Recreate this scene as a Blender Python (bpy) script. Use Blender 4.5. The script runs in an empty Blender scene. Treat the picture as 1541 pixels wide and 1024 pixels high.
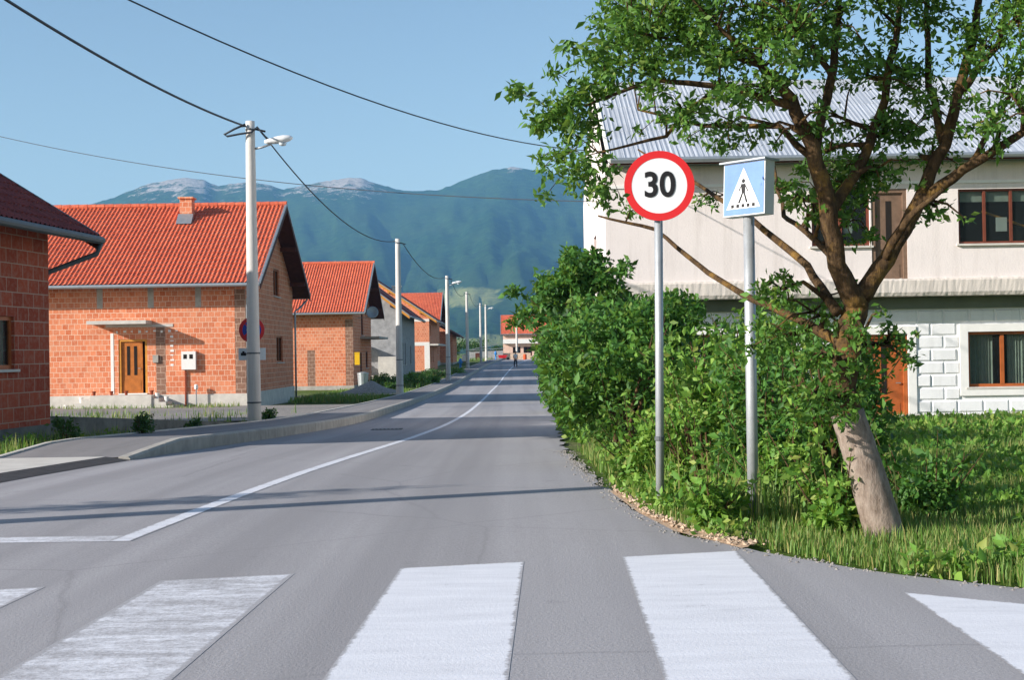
import bpy, math, random
import numpy as np
from mathutils import Vector, Matrix

random.seed(7)
rng = np.random.default_rng(7)
scene = bpy.context.scene
COL = scene.collection
R = math.radians

# ------------------------------------------------------------------ camera
F = 2140.3
CX, CY = 770.5, 512.0
CAMZ = 1.25
cam_d = bpy.data.cameras.new("camera")
cam_d.sensor_width = 36.0
cam_d.lens = 50.0
cam_d.clip_start = 0.1
cam_d.clip_end = 20000
cam = bpy.data.objects.new("camera", cam_d)
COL.objects.link(cam)
PITCH, ROLL = math.atan(18 / F), -0.016
M3 = Matrix.Rotation(math.pi / 2 + PITCH, 3, 'X') @ Matrix.Rotation(ROLL, 3, 'Z')
cam.matrix_world = Matrix.Translation((0, 0, CAMZ)) @ M3.to_4x4()
scene.camera = cam


def P(px, py, Y):
    """world point seen at a photo pixel, at distance Y along the road"""
    d = M3 @ Vector(((px - CX) / F, -(py - CY) / F, -1))
    return Vector((0, 0, CAMZ)) + d * (Y / d.y)


# ------------------------------------------------------------------ ground profile and road lines
_pk = np.array([(-80, 0), (0, 0), (12, 0), (20, -.14), (30, -.42), (37, -.6), (55, -.83), (72, -.98), (90, -1.03),
                (107, -1.0), (130, -.72), (148, -.48), (175, -.2), (200, 0), (240, .2), (400, .4), (8000, .5)], float)


def prof(Y):
    Y = np.asarray(Y, float)
    s = 0
    for o in (-4, -2, 0, 2, 4):
        s = s + np.interp(Y + o, _pk[:, 0], _pk[:, 1])
    return s / 5


def pz(Y):
    return float(prof(Y))


def curve(kn):
    k = np.array(kn, float)

    def fn(Y):
        Y = np.asarray(Y, float)
        return sum(np.interp(Y + o, k[:, 0], k[:, 1]) for o in (-3, -1, 1, 3)) / 4
    return fn


x_mid = curve([(-80, -7.4), (0, -3.2), (10, -2.7), (24, -1.95), (46, -1.5), (82, -1.27), (120, -.75), (156, 0), (205, 2), (260, 5)])
x_left = curve([(-80, -10.5), (0, -6.3), (15, -5.5), (20, -5.15), (27, -4.7), (39, -4.15), (71, -4.15), (110, -3.9), (156, -3.1), (215, -1.5), (260, 1)])
_rk = np.array([(-80, 30), (5.6, 30), (6, 9), (6.5, 4.4), (7.2, 2.65), (7.86, 2.0), (8.83, 1.46), (9.8, 1.12), (11, .98), (14.5, .8), (20, .72),
                (30, .95), (46, 1.35), (82, 1.65), (120, 2.1), (156, 2.9), (205, 4.8), (260, 8)], float)


def x_right(Y):
    return np.interp(Y, _rk[:, 0], _rk[:, 1])


# ------------------------------------------------------------------ materials
def lin(h):
    h = h.lstrip('#')
    out = []
    for i in (0, 2, 4):
        c = int(h[i:i + 2], 16) / 255
        out.append(c / 12.92 if c <= .04045 else ((c + .055) / 1.055) ** 2.4)
    return (*out, 1)


class Mat:
    def __init__(s, name, rough=.8, spec=.3):
        s.m = bpy.data.materials.new(name)
        s.m.use_nodes = True
        s.nt = s.m.node_tree
        s.b = s.nt.nodes["Principled BSDF"]
        s.out = s.nt.nodes["Material Output"]
        s.b.inputs["Roughness"].default_value = rough
        s.b.inputs["Specular IOR Level"].default_value = spec

    def n(s, t, **kw):
        nd = s.nt.nodes.new(t)
        for k, v in kw.items():
            setattr(nd, k, v)
        return nd

    def l(s, a, b):
        s.nt.links.new(a, b)

    def coord(s, kind="Object", scale=(1, 1, 1), rot=(0, 0, 0), loc=(0, 0, 0)):
        tc = s.n("ShaderNodeTexCoord")
        mp = s.n("ShaderNodeMapping")
        mp.inputs["Scale"].default_value = scale
        mp.inputs["Rotation"].default_value = rot
        mp.inputs["Location"].default_value = loc
        s.l(tc.outputs[kind], mp.inputs["Vector"])
        return mp.outputs["Vector"]

    def noise(s, vec, scale, detail=4, rough=.6, out="Fac"):
        nd = s.n("ShaderNodeTexNoise")
        nd.inputs["Scale"].default_value = scale
        nd.inputs["Detail"].default_value = detail
        nd.inputs["Roughness"].default_value = rough
        if vec is not None:
            s.l(vec, nd.inputs["Vector"])
        return nd.outputs[out]

    def ramp(s, fac, stops, interp='LINEAR'):
        nd = s.n("ShaderNodeValToRGB")
        nd.color_ramp.interpolation = interp
        el = nd.color_ramp.elements
        while len(el) < len(stops):
            el.new(.5)
        for e, (p, c) in zip(el, stops):
            e.position = p
            e.color = c if len(c) == 4 else (*c, 1)
        s.l(fac, nd.inputs["Fac"])
        return nd.outputs["Color"]

    def mix(s, fac, a, b, mode='MIX'):
        nd = s.n("ShaderNodeMix", data_type='RGBA', blend_type=mode)
        for sock, v in ((nd.inputs[0], fac), (nd.inputs[6], a), (nd.inputs[7], b)):
            if isinstance(v, (int, float)):
                sock.default_value = v
            elif isinstance(v, tuple):
                sock.default_value = v
            else:
                s.l(v, sock)
        return nd.outputs[2]

    def color(s, c):
        if isinstance(c, tuple):
            s.b.inputs["Base Color"].default_value = c
        else:
            s.l(c, s.b.inputs["Base Color"])
        return s

    def bump(s, h, strength=.3, dist=.02):
        nd = s.n("ShaderNodeBump")
        nd.inputs["Strength"].default_value = strength
        nd.inputs["Distance"].default_value = dist
        s.l(h, nd.inputs["Height"])
        s.l(nd.outputs["Normal"], s.b.inputs["Normal"])
        return s


def plain(name, c, rough=.7, spec=.3, var=.25, scale=6, bump=.15, metallic=0):
    """one colour with mottling and a faint relief"""
    m = Mat(name, rough, spec)
    v = m.coord()
    f = m.noise(v, scale, 6, .65)
    c = lin(c) if isinstance(c, str) else c
    lo = tuple(x * (1 - var) for x in c[:3]) + (1,)
    hi = tuple(min(1, x * (1 + var)) for x in c[:3]) + (1,)
    m.color(m.ramp(f, [(.3, lo), (.7, hi)]))
    m.b.inputs["Metallic"].default_value = metallic
    if bump:
        m.bump(m.noise(v, scale * 8, 3), bump, .01)
    return m.m


def brick_mat(name, c1, c2, mortar, bw=.27, rh=.215, msize=.012, stain='#8a6a58'):
    m = Mat(name, .9, .15)
    uv = m.coord("UV")
    b = m.n("ShaderNodeTexBrick")
    b.offset = .5
    m.l(uv, b.inputs["Vector"])
    b.inputs["Color1"].default_value = lin(c1)
    b.inputs["Color2"].default_value = lin(c2)
    b.inputs["Mortar"].default_value = lin(mortar)
    b.inputs["Scale"].default_value = 1
    b.inputs["Mortar Size"].default_value = msize
    b.inputs["Mortar Smooth"].default_value = .3
    b.inputs["Bias"].default_value = -.1
    b.inputs["Brick Width"].default_value = bw
    b.inputs["Row Height"].default_value = rh
    n1 = m.noise(uv, .7, 5, .65)
    n2 = m.noise(uv, 9, 4, .7)
    c = m.mix(m.ramp(n1, [(.45, (0, 0, 0)), (.75, (.38, .38, .38))]), b.outputs["Color"], lin(stain))
    c = m.mix(m.ramp(n2, [(.45, (0, 0, 0)), (.7, (.3, .3, .3))]), c, lin(mortar))
    m.color(c)
    m.bump(b.outputs["Fac"], -.5, .012)
    return m.m


def tile_mat(name, c, c2, dark):
    m = Mat(name, .55, .35)
    uv = m.coord("UV")
    b = m.n("ShaderNodeTexBrick")
    b.offset = 0
    m.l(uv, b.inputs["Vector"])
    b.inputs["Color1"].default_value = lin(c)
    b.inputs["Color2"].default_value = lin(c2)
    b.inputs["Mortar"].default_value = lin(dark)
    b.inputs["Scale"].default_value = 1
    b.inputs["Mortar Size"].default_value = .006
    b.inputs["Brick Width"].default_value = .18
    b.inputs["Row Height"].default_value = .36
    n1 = m.noise(uv, .6, 5, .6)
    m.color(m.mix(m.ramp(n1, [(.4, (0, 0, 0)), (.8, (.5, .5, .5))]), b.outputs["Color"], lin(dark)))
    return m.m


def leaf_mat(name, cols, trans=.3):
    m = Mat(name, .55, .3)
    g = m.n("ShaderNodeNewGeometry")
    k = len(cols)
    c = m.ramp(g.outputs["Random Per Island"], [(i / max(1, k - 1), lin(x)) for i, x in enumerate(cols)])
    m.color(c)
    t = m.n("ShaderNodeBsdfTranslucent")
    m.l(m.mix(.6, c, lin('#8fb63a')), t.inputs["Color"])
    mx = m.n("ShaderNodeMixShader")
    mx.inputs[0].default_value = trans
    m.l(m.b.outputs[0], mx.inputs[1])
    m.l(t.outputs[0], mx.inputs[2])
    m.l(mx.outputs[0], m.out.inputs["Surface"])
    return m.m


MT = {}
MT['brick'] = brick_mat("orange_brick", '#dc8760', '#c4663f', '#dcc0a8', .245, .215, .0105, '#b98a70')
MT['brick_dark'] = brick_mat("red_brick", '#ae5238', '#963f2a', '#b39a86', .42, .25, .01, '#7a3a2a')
MT['brick_pier'] = brick_mat("brown_brick", '#8d6a58', '#7a5a4a', '#b59c8a', .36, .24, .014)
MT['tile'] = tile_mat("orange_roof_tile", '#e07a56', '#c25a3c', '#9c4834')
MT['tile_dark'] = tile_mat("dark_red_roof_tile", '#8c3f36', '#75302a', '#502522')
MT['concrete'] = plain("concrete", '#a9a49b', .9, .2, .22, 3, .3)
MT['concrete_pale'] = plain("pale_concrete", '#c6c1b8', .9, .2, .15, 2.5, .25)
MT['concrete_dark'] = plain("dark_shaded_concrete", '#6d6e6a', .95, .1, .3, 2.5, .4)  # darker concrete, with the shade on the retaining wall put into the colour
MT['plaster_grey'] = plain("grey_render", '#9a9a9a', .95, .1, .25, 2.2, .4)
MT['pole'] = None
MT['wood_dark'] = plain("dark_stained_wood", '#5a352a', .7, .2, .3, 5, .2)
MT['wood_ochre'] = plain("ochre_wood", '#c88a3a', .6, .25, .2, 5, .2)
MT['wood_red'] = plain("red_brown_wood", '#a85a2c', .5, .3, .2, 5, .2)
MT['door_orange'] = plain("varnished_orange_wood", '#b0682c', .45, .35, .2, 7, .1)
MT['frame_brown'] = plain("brown_window_wood", '#6e3a2a', .5, .3, .2, 6, .1)
MT['white'] = plain("white_paint", '#e4e2dd', .6, .3, .06, 4, .05)


def stained(name, c, dirt, rough=.9, amount=.45):
    m = Mat(name, rough, .15)
    a = m.noise(m.coord("Object", (3, 3, .22)), 1.0, 6, .7)
    b = m.noise(m.coord(), 1.2, 6, .7)
    g = m.noise(m.coord(), 24, 4, .7)
    base = m.ramp(b, [(.3, tuple(x * .92 for x in lin(c)[:3])), (.7, lin(c))])
    f = m.ramp(a, [(.5, (0, 0, 0)), (.78, (amount,) * 3)])
    cc = m.mix(f, base, lin(dirt))
    f2 = m.ramp(g, [(.55, (0, 0, 0)), (.75, (.2, .2, .2))])
    m.color(m.mix(f2, cc, lin(dirt)))
    m.bump(g, .5, .012)
    return m.m


MT['white_wall'] = stained("white_render", '#e6dcd7', '#a89c92')
MT['white_block'] = None
MT['zinc'] = plain("zinc", '#9fa6aa', .45, .5, .12, 5, .05, .6)
MT['steel'] = plain("galvanised_steel", '#a9adb0', .5, .5, .12, 9, .05, .5)
MT['gutter_dark'] = plain("dark_gutter", '#54585a', .5, .4, .15, 5, .05)
MT['black'] = plain("black_rubber", '#1c1c1e', .6, .3, .2, 8, 0)
MT['cable'] = plain("cable_sheath", '#3a4048', .6, .3, .1, 4, 0)
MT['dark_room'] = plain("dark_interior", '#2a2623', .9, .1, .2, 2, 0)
MT['curtain'] = plain("net_curtain", '#cfd2c6', .9, .1, .12, 9, .1)
MT['curtain_green'] = plain("green_curtain", '#5d7a63', .9, .1, .2, 9, .1)
MT['red'] = plain("red_sign_film", '#d02a2e', .4, .4, .05, 5, 0)
MT['blue'] = plain("blue_sign_film", '#1f49a8', .4, .4, .05, 5, 0)
MT['blue_faded'] = plain("sun_faded_blue_film", '#6a8ac4', .55, .3, .14, 5, .02)
MT['blue_pipe'] = plain("blue_paint", '#2f7fc4', .45, .4, .1, 6, 0)
MT['sign_white'] = plain("white_sign_film", '#dfe2e4', .45, .4, .07, 4, .02)
MT['yellow'] = plain("yellow_paint", '#e2b11c', .5, .3, .08, 6, 0)
MT['terracotta'] = plain("terracotta", '#8e4630', .8, .2, .2, 9, .1)
MT['skin'] = plain("skin", '#c08a6a', .6, .3, .05, 9, 0)
MT['shirt'] = plain("white_cotton", '#dcd8d6', .9, .1, .06, 9, .1)
MT['trousers'] = plain("dark_cotton", '#33353d', .9, .1, .1, 9, .1)
MT['hair'] = plain("dark_hair", '#2a201b', .7, .3, .2, 20, .2)
MT['lamp_shell'] = plain("lamp_shell", '#dfe0e0', .4, .4, .05, 6, 0)
MT['lamp_bowl'] = plain("lamp_bowl", '#c9d2d6', .15, .5, .04, 6, 0)
MT['stone_pink'] = plain("pale_limestone", '#cdb49c', .95, .15, .3, 7, .5)
MT['gravel'] = plain("grey_gravel", '#8f8a84', .95, .15, .45, 14, .9)
MT['bark'] = plain("bark", '#5a4632', .95, .1, .4, 14, .9)
MT['lichen_bark'] = None
MT['orange_plastic'] = plain("orange_plastic", '#d8551f', .5, .3, .06, 5, 0)
MT['roof_metal'] = plain("pale_metal_roof", '#bcc1c8', .5, .4, .13, .9, .05, .3)
MT['soffit'] = plain("painted_soffit", '#6d7468', .8, .2, .12, 3, .1)


MT['white_block'] = stained("white_painted_stone", '#eaeaea', '#a9a8a2', .75, .28)
MT['pole'] = stained("spun_concrete", '#d2cdc6', '#8d8a84', .8, .6)


def glass_mat():
    m = Mat("window_glass", .06, .6)
    m.color((.035, .042, .045, 1))
    g = m.n("ShaderNodeBsdfTransparent")
    g.inputs[0].default_value = (.75, .8, .78, 1)
    mx = m.n("ShaderNodeMixShader")
    mx.inputs[0].default_value = .84
    m.l(m.b.outputs[0], mx.inputs[1])
    m.l(g.outputs[0], mx.inputs[2])
    m.l(mx.outputs[0], m.out.inputs["Surface"])
    return m.m


MT['glass'] = glass_mat()


def bark_mat():
    m = Mat("lichen_bark", .95, .1)
    v = m.coord("Object", (1, 1, .35))
    a = m.noise(v, 26, 6, .7)
    b = m.noise(m.coord(), 5, 5, .65)
    c = m.ramp(a, [(.3, lin('#2e241a')), (.55, lin('#54422e')), (.8, lin('#75603f'))])
    c = m.mix(m.ramp(b, [(.53, (0, 0, 0)), (.66, (.65, .65, .65))]), c, lin('#8a6a34'))
    m.color(c)
    m.bump(a, .9, .03)
    return m.m


MT['lichen_bark'] = bark_mat()


def lime_mat():
    m = Mat("limewash", .95, .1)
    v = m.coord("Object", (1, 1, .4))
    a = m.noise(v, 22, 6, .7)
    m.color(m.ramp(a, [(.25, lin('#57493c')), (.45, lin('#83756a')), (.8, lin('#a6998d'))]))
    m.bump(a, .8, .02)
    return m.m


MT['lime'] = lime_mat()


def asphalt(name, c, patch):
    m = Mat(name, .85, .25)
    v = m.coord()
    f1 = m.noise(v, 60, 3, .8)
    f2 = m.noise(m.coord("Object", (1, .25, 1)), .5, 6, .65)
    f3 = m.noise(v, .12, 3, .5)
    tr_ = m.noise(m.coord("Object", (1.4, .02, 1)), 1.0, 3, .6)
    oil = m.noise(v, 1.1, 4, .8)
    base = m.ramp(f1, [(.25, tuple(x * .62 for x in c)), (.5, c), (.78, tuple(x * 1.5 for x in c))])
    c2 = m.mix(m.ramp(f2, [(.35, (0, 0, 0)), (.75, (.6, .6, .6))]), base, patch)
    vo = m.n("ShaderNodeTexVoronoi", feature='DISTANCE_TO_EDGE')
    vo.inputs["Scale"].default_value = .33
    m.l(m.mix(.12, v, m.noise(v, 1.5, 4, .6, "Color")), vo.inputs["Vector"])
    crack = m.ramp(vo.outputs["Distance"], [(0, (.38, .38, .38)), (.006, (0, 0, 0))])
    c2 = m.mix(crack, c2, tuple(x * .5 for x in c[:3]) + (1,))
    c2 = m.mix(m.ramp(tr_, [(.4, (0, 0, 0)), (.64, (.7, .7, .7))]), c2, tuple(x * .72 for x in c[:3]) + (1,))
    c2 = m.mix(m.ramp(oil, [(.64, (0, 0, 0)), (.74, (.4, .4, .4))]), c2, tuple(x * .5 for x in c[:3]) + (1,))
    m.color(m.mix(m.ramp(f3, [(.4, (0, 0, 0)), (.7, (.35, .35, .35))]), c2, tuple(x * .72 for x in c[:3]) + (1,)))
    m.bump(f1, .5, .008)
    return m


MT['asphalt'] = asphalt("asphalt", (.34, .325, .33), (.41, .395, .4, 1)).m
MT['paving'] = asphalt("pavement_asphalt", (.26, .245, .24), (.32, .305, .295, 1)).m


def paint_mat(name, wear_lo, wear_hi):
    m = Mat(name, .7, .3)
    v = m.coord("Object", (1, 4, 1))
    f = m.noise(v, 1.6, 8, .72)
    g = m.noise(m.coord(), 50, 3, .8)
    h = m.noise(m.coord(), 14, 5, .75)
    e = m.n("ShaderNodeAttribute", attribute_name="edge")
    k = m.mix(.35, m.mix(.3, f, g), h)
    k = m.mix(1.0, k, m.mix(1.0, e.outputs["Color"], (.22, .22, .22, 1), 'MULTIPLY'), 'SUBTRACT')
    mask = m.ramp(k, [(wear_lo, (0, 0, 0)), (wear_hi, (1, 1, 1))])
    m.color(m.mix(mask, m.ramp(g, [(.3, (.29, .28, .285)), (.7, (.44, .425, .43))]), m.ramp(f, [(.3, (.62, .62, .65)), (.7, (.76, .76, .79))])))
    m.bump(g, .4, .006)
    return m.m


MT['paint'] = paint_mat("road_paint", .32, .42)
MT['paint_worn'] = paint_mat("worn_road_paint", .43, .58)


def ground_mat():
    m = Mat("ground_soil", .95, .1)
    v = m.coord()
    a = m.noise(v, .35, 6, .7)
    b = m.noise(v, 9, 5, .7)
    green = m.ramp(b, [(.3, lin('#3a4f1e')), (.6, lin('#5c7030')), (.8, lin('#7d8546'))])
    soil = m.ramp(b, [(.3, lin('#6e6152')), (.7, lin('#9a8d7a'))])
    far = m.noise(v, .012, 4, .6)
    c = m.mix(m.ramp(a, [(.52, (0, 0, 0)), (.66, (.8, .8, .8))]), green, soil)
    c = m.mix(m.ramp(far, [(.45, (0, 0, 0)), (.6, (.5, .5, .5))]), c, lin('#8f9560'))
    m.color(c)
    m.bump(b, .8, .05)
    return m.m


MT['ground'] = ground_mat()
MT['leaf_tree'] = leaf_mat("plum_leaf", ['#2a4819', '#3f6624', '#5d8734', '#3a5c20', '#4a702a', '#75883a'], .3)
MT['leaf_hedge'] = leaf_mat("hedge_leaf", ['#24451c', '#3c6a2a', '#5c8a3a', '#2c5220', '#4a7630', '#6b7f38'], .3)
MT['leaf_light'] = leaf_mat("light_leaf", ['#3f6a22', '#64903a', '#86a848', '#4c7a2a', '#97a050'], .35)
MT['leaf_dark'] = leaf_mat("dark_leaf", ['#24401c', '#335526', '#46682e'], .2)
MT['grass_blade'] = leaf_mat("grass_blade", ['#3c5e22', '#567a30', '#76944a', '#4a7028', '#ab9f66', '#66863c', '#8a8a52'], .3)


def mountain_mat():
    m = Mat("mountain_forest", .95, .05)
    v = m.coord()
    a = m.noise(v, .035, 7, .85)
    b = m.noise(v, .004, 5, .6)
    forest = m.ramp(a, [(.36, lin('#142a14')), (.52, lin('#2c4a20')), (.68, lin('#4a6a2e'))])
    forest = m.mix(m.ramp(b, [(.4, (0, 0, 0)), (.7, (.5, .5, .5))]), forest, lin('#4a5c34'))
    at = m.n("ShaderNodeAttribute", attribute_name="rock")
    at2 = m.n("ShaderNodeAttribute", attribute_name="meadow")
    rockm = m.ramp(m.mix(.78, at.outputs["Fac"], m.noise(v, .02, 9, .85)), [(.5, (0, 0, 0)), (.54, (1, 1, 1))])
    rockm = m.mix(1.0, rockm, m.ramp(at.outputs["Fac"], [(.08, (0, 0, 0)), (.2, (1, 1, 1))]), 'MULTIPLY')
    meam = m.ramp(m.mix(.5, at2.outputs["Fac"], m.noise(v, .012, 6, .7)), [(.5, (0, 0, 0)), (.62, (1, 1, 1))])
    c = m.mix(meam, forest, m.ramp(a, [(.3, lin('#7c8a4c')), (.7, lin('#a8a468'))]))
    c = m.mix(rockm, c, m.ramp(a, [(.35, lin('#8f867c')), (.65, lin('#d8cdc2'))]))
    m.color(c)
    m.bump(a, 1.0, 12)
    return m.m


MT['mountain'] = mountain_mat()


# ------------------------------------------------------------------ mesh helpers
def auto_uv(me):
    n = len(me.loops)
    if not n:
        return
    co = np.empty(len(me.vertices) * 3)
    me.vertices.foreach_get("co", co)
    co = co.reshape(-1, 3)
    li = np.empty(n, int)
    me.loops.foreach_get("vertex_index", li)
    pn = np.empty(len(me.polygons) * 3)
    me.polygons.foreach_get("normal", pn)
    pn = pn.reshape(-1, 3)
    tot = np.empty(len(me.polygons), int)
    me.polygons.foreach_get("loop_total", tot)
    nn = np.repeat(pn, tot, axis=0)
    flat = np.abs(nn[:, 2]) > .97
    t = np.stack([-nn[:, 1], nn[:, 0], np.zeros(n)], 1)
    t[flat] = (1, 0, 0)
    t /= np.maximum(1e-9, np.linalg.norm(t, axis=1))[:, None]
    # same handedness whichever way the face looks
    sg = np.where(np.abs(t[:, 0]) > np.abs(t[:, 1]), np.sign(t[:, 0]), np.sign(t[:, 1]))
    t *= sg[:, None]
    b = np.cross(nn, t)
    b[flat] = (0, 1, 0)
    b *= np.where(b[:, 2] < 0, -1, 1)[:, None]
    p = co[li]
    uv = np.stack([(p * t).sum(1), (p * b).sum(1)], 1)
    lay = me.uv_layers.new(name="UVMap")
    lay.data.foreach_set("uv", uv.ravel())


def link(name, me, mats, parent=None, smooth=False, uv=True):
    for mm in (mats if isinstance(mats, (list, tuple)) else [mats]):
        me.materials.append(mm)
    if smooth:
        me.polygons.foreach_set("use_smooth", [True] * len(me.polygons))
    me.update()
    if uv:
        auto_uv(me)
    o = bpy.data.objects.new(name, me)
    COL.objects.link(o)
    if parent is not None:
        o.parent = parent
    return o


class MB:
    def __init__(s):
        s.v, s.f, s.m = [], [], []

    def add(s, vs, fs, mi=0):
        k = len(s.v)
        s.v += [tuple(p) for p in vs]
        s.f += [tuple(i + k for i in f) for f in fs]
        s.m += [mi] * len(fs)
        return s

    def box(s, x0, x1, y0, y1, z0, z1, mi=0, xf=None):
        vs = [Vector(p) for p in ((x0, y0, z0), (x1, y0, z0), (x1, y1, z0), (x0, y1, z0), (x0, y0, z1), (x1, y0, z1), (x1, y1, z1), (x0, y1, z1))]
        if xf is not None:
            vs = [xf @ p for p in vs]
        return s.add(vs, [(0, 3, 2, 1), (4, 5, 6, 7), (0, 1, 5, 4), (1, 2, 6, 5), (2, 3, 7, 6), (3, 0, 4, 7)], mi)

    def quad(s, a, b, c, d, mi=0):
        return s.add([a, b, c, d], [(0, 1, 2, 3)], mi)

    def prism(s, poly, vec, mi=0):
        n = len(poly)
        a = [Vector(p) for p in poly]
        b = [p + Vector(vec) for p in a]
        return s.add(a + b, [tuple(range(n))[::-1], tuple(range(n, 2 * n))] + [(i, (i + 1) % n, n + (i + 1) % n, n + i) for i in range(n)], mi)

    def tube(s, pts, rad, seg=8, mi=0, wob=0):
        pts = [Vector(p) for p in pts]
        if isinstance(rad, (int, float)):
            rad = [rad] * len(pts)
        vs, fs = [], []
        ref = None
        for i, p in enumerate(pts):
            d = (pts[min(i + 1, len(pts) - 1)] - pts[max(i - 1, 0)])
            if d.length < 1e-9:
                d = Vector((0, 0, 1))
            d.normalize()
            if ref is None:
                ref = Vector((1, 0, 0)) if abs(d.x) < .8 else Vector((0, 1, 0))
            u = (ref - d * ref.dot(d)).normalized()
            ref = u
            w = d.cross(u)
            for k in range(seg):
                a = 2 * math.pi * k / seg
                r = rad[i] * (1 + (random.uniform(-wob, wob) if wob else 0))
                vs.append(p + (u * math.cos(a) + w * math.sin(a)) * r)
        n = len(pts)
        for i in range(n - 1):
            for k in range(seg):
                fs.append((i * seg + k, i * seg + (k + 1) % seg, (i + 1) * seg + (k + 1) % seg, (i + 1) * seg + k))
        fs.append(tuple(range(seg))[::-1])
        fs.append(tuple((n - 1) * seg + k for k in range(seg)))
        return s.add(vs, fs, mi)

    def lathe(s, prof_, c=(0, 0, 0), seg=16, mi=0, axis='Z'):
        c = Vector(c)
        vs, fs = [], []
        for r, h in prof_:
            for k in range(seg):
                a = 2 * math.pi * k / seg
                p = (r * math.cos(a), r * math.sin(a), h)
                if axis == 'Y':
                    p = (p[0], h, p[1])
                if axis == 'X':
                    p = (h, p[0], p[1])
                vs.append(c + Vector(p))
        for i in range(len(prof_) - 1):
            for k in range(seg):
                fs.append((i * seg + k, i * seg + (k + 1) % seg, (i + 1) * seg + (k + 1) % seg, (i + 1) * seg + k))
        fs.append(tuple(range(seg))[::-1])
        fs.append(tuple((len(prof_) - 1) * seg + k for k in range(seg)))
        return s.add(vs, fs, mi)

    def build(s, name, mats, parent=None, smooth=False, uv=True):
        me = bpy.data.meshes.new(name)
        me.from_pydata(s.v, [], s.f)
        if any(s.m):
            me.polygons.foreach_set("material_index", s.m)
        return link(name, me, mats, parent, smooth, uv)


def np_mesh(name, verts, quads, mats, parent=None, smooth=False, uv=False):
    """verts Nx3, quads Mx4 or Mx3 (numpy)"""
    me = bpy.data.meshes.new(name)
    k = quads.shape[1]
    me.vertices.add(len(verts))
    me.vertices.foreach_set("co", np.ascontiguousarray(verts, np.float32).ravel())
    me.loops.add(quads.size)
    me.loops.foreach_set("vertex_index", np.ascontiguousarray(quads, np.int32).ravel())
    me.polygons.add(len(quads))
    me.polygons.foreach_set("loop_start", np.arange(0, quads.size, k, dtype=np.int32))
    me.polygons.foreach_set("loop_total", np.full(len(quads), k, dtype=np.int32))
    me.update(calc_edges=True)
    return link(name, me, mats, parent, smooth, uv)


def grid_quads(nr, nc):
    i, j = np.meshgrid(np.arange(nr - 1), np.arange(nc - 1), indexing='ij')
    a = (i * nc + j).ravel()
    return np.stack([a, a + 1, a + nc + 1, a + nc], 1)


def tag(o, label, cat, group=None):
    o["label"] = label
    o["category"] = cat
    if group:
        o["group"] = group
    return o


def kind(o, k):
    o["kind"] = k
    return o


def thing(name, label, cat, loc=(0, 0, 0), rotz=0, group=None):
    o = bpy.data.objects.new(name, None)
    o.empty_display_size = .2
    COL.objects.link(o)
    o.location = loc
    o.rotation_euler = (0, 0, rotz)
    return tag(o, label, cat, group)


def fbm(x, y, oct_=5, seed=0, lac=2.03, gain=.5):
    """value noise, numpy"""
    r = np.random.default_rng(seed)
    tab = r.random((256, 256))
    out = np.zeros_like(np.asarray(x, float))
    amp, tot = 1, 0
    for o in range(oct_):
        xi, yi = np.floor(x).astype(int), np.floor(y).astype(int)
        fx, fy = x - xi, y - yi
        fx, fy = fx * fx * (3 - 2 * fx), fy * fy * (3 - 2 * fy)
        g = lambda a, b: tab[a & 255, b & 255]
        out = out + amp * ((g(xi, yi) * (1 - fx) + g(xi + 1, yi) * fx) * (1 - fy) + (g(xi, yi + 1) * (1 - fx) + g(xi + 1, yi + 1) * fx) * fy)
        tot += amp
        amp *= gain
        x, y = x * lac + 17.3, y * lac + 9.1
    return out / tot


# ------------------------------------------------------------------ ground, road, pavement
def sheet(name, rows, mat, dz=0.0, cols=2, thick=None):
    """rows: list of (Y, xa, xb, za, zb)"""
    v = []
    for (Y, xa, xb, za, zb) in rows:
        for c in range(cols):
            t = c / (cols - 1)
            v.append((xa + (xb - xa) * t, Y, za + (zb - za) * t + dz))
    o = np_mesh(name, np.array(v), grid_quads(len(rows), cols), mat, uv=True)
    return kind(o, "structure")


ys = np.unique(np.concatenate([np.linspace(-200, -20, 10), np.arange(-20, 60, 1.0), np.arange(60, 260, 3.0), np.geomspace(260, 6800, 40)]))
xs = np.unique(np.concatenate([np.linspace(-3600, -60, 20), np.arange(-60, 60, 1.5), np.linspace(60, 3600, 20)]))
XX, YY = np.meshgrid(xs, ys)
ZZ = prof(YY) - .03
off = np.clip((np.abs(XX + 2) - 9) / 20, 0, 1)
ZZ = ZZ + off * (fbm(XX * .13, YY * .13, 3, 3) - .5) * .35
rise = np.clip((XX - 1.5) / 3, 0, 1) * ((YY > 9) & (YY < 30))
ZZ += rise * .04
np_o = np_mesh("ground", np.stack([XX, YY, ZZ], -1).reshape(-1, 3), grid_quads(len(ys), len(xs)), MT['ground'], smooth=True)
kind(np_o, "structure")

rows = []
for Y in list(np.arange(-60, 5.5, 2.0)) + list(np.arange(5.5, 30, .25)) + list(np.arange(30, 250, 1.5)):
    rows.append((Y, float(x_left(Y)) - .05, float(x_right(Y)) + (.05 * math.sin(Y * 3.1) + .03 * math.sin(Y * 7.7) if Y > 8.8 else 0), pz(Y), pz(Y)))
sheet("road", rows, MT['asphalt'], 0.0, 6)

# pavement and kerb on the left
PAVH = lambda Y: float(np.interp(Y, [-60, 19.3, 21.6, 300], [.05, .05, .21, .17]))
KW = .16


def pav_width(Y):
    return float(np.interp(Y, [-60, 12, 20, 30, 45, 70, 300], [1.7, 1.7, 1.7, 1.75, 1.5, 1.25, 1.15]))


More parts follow.
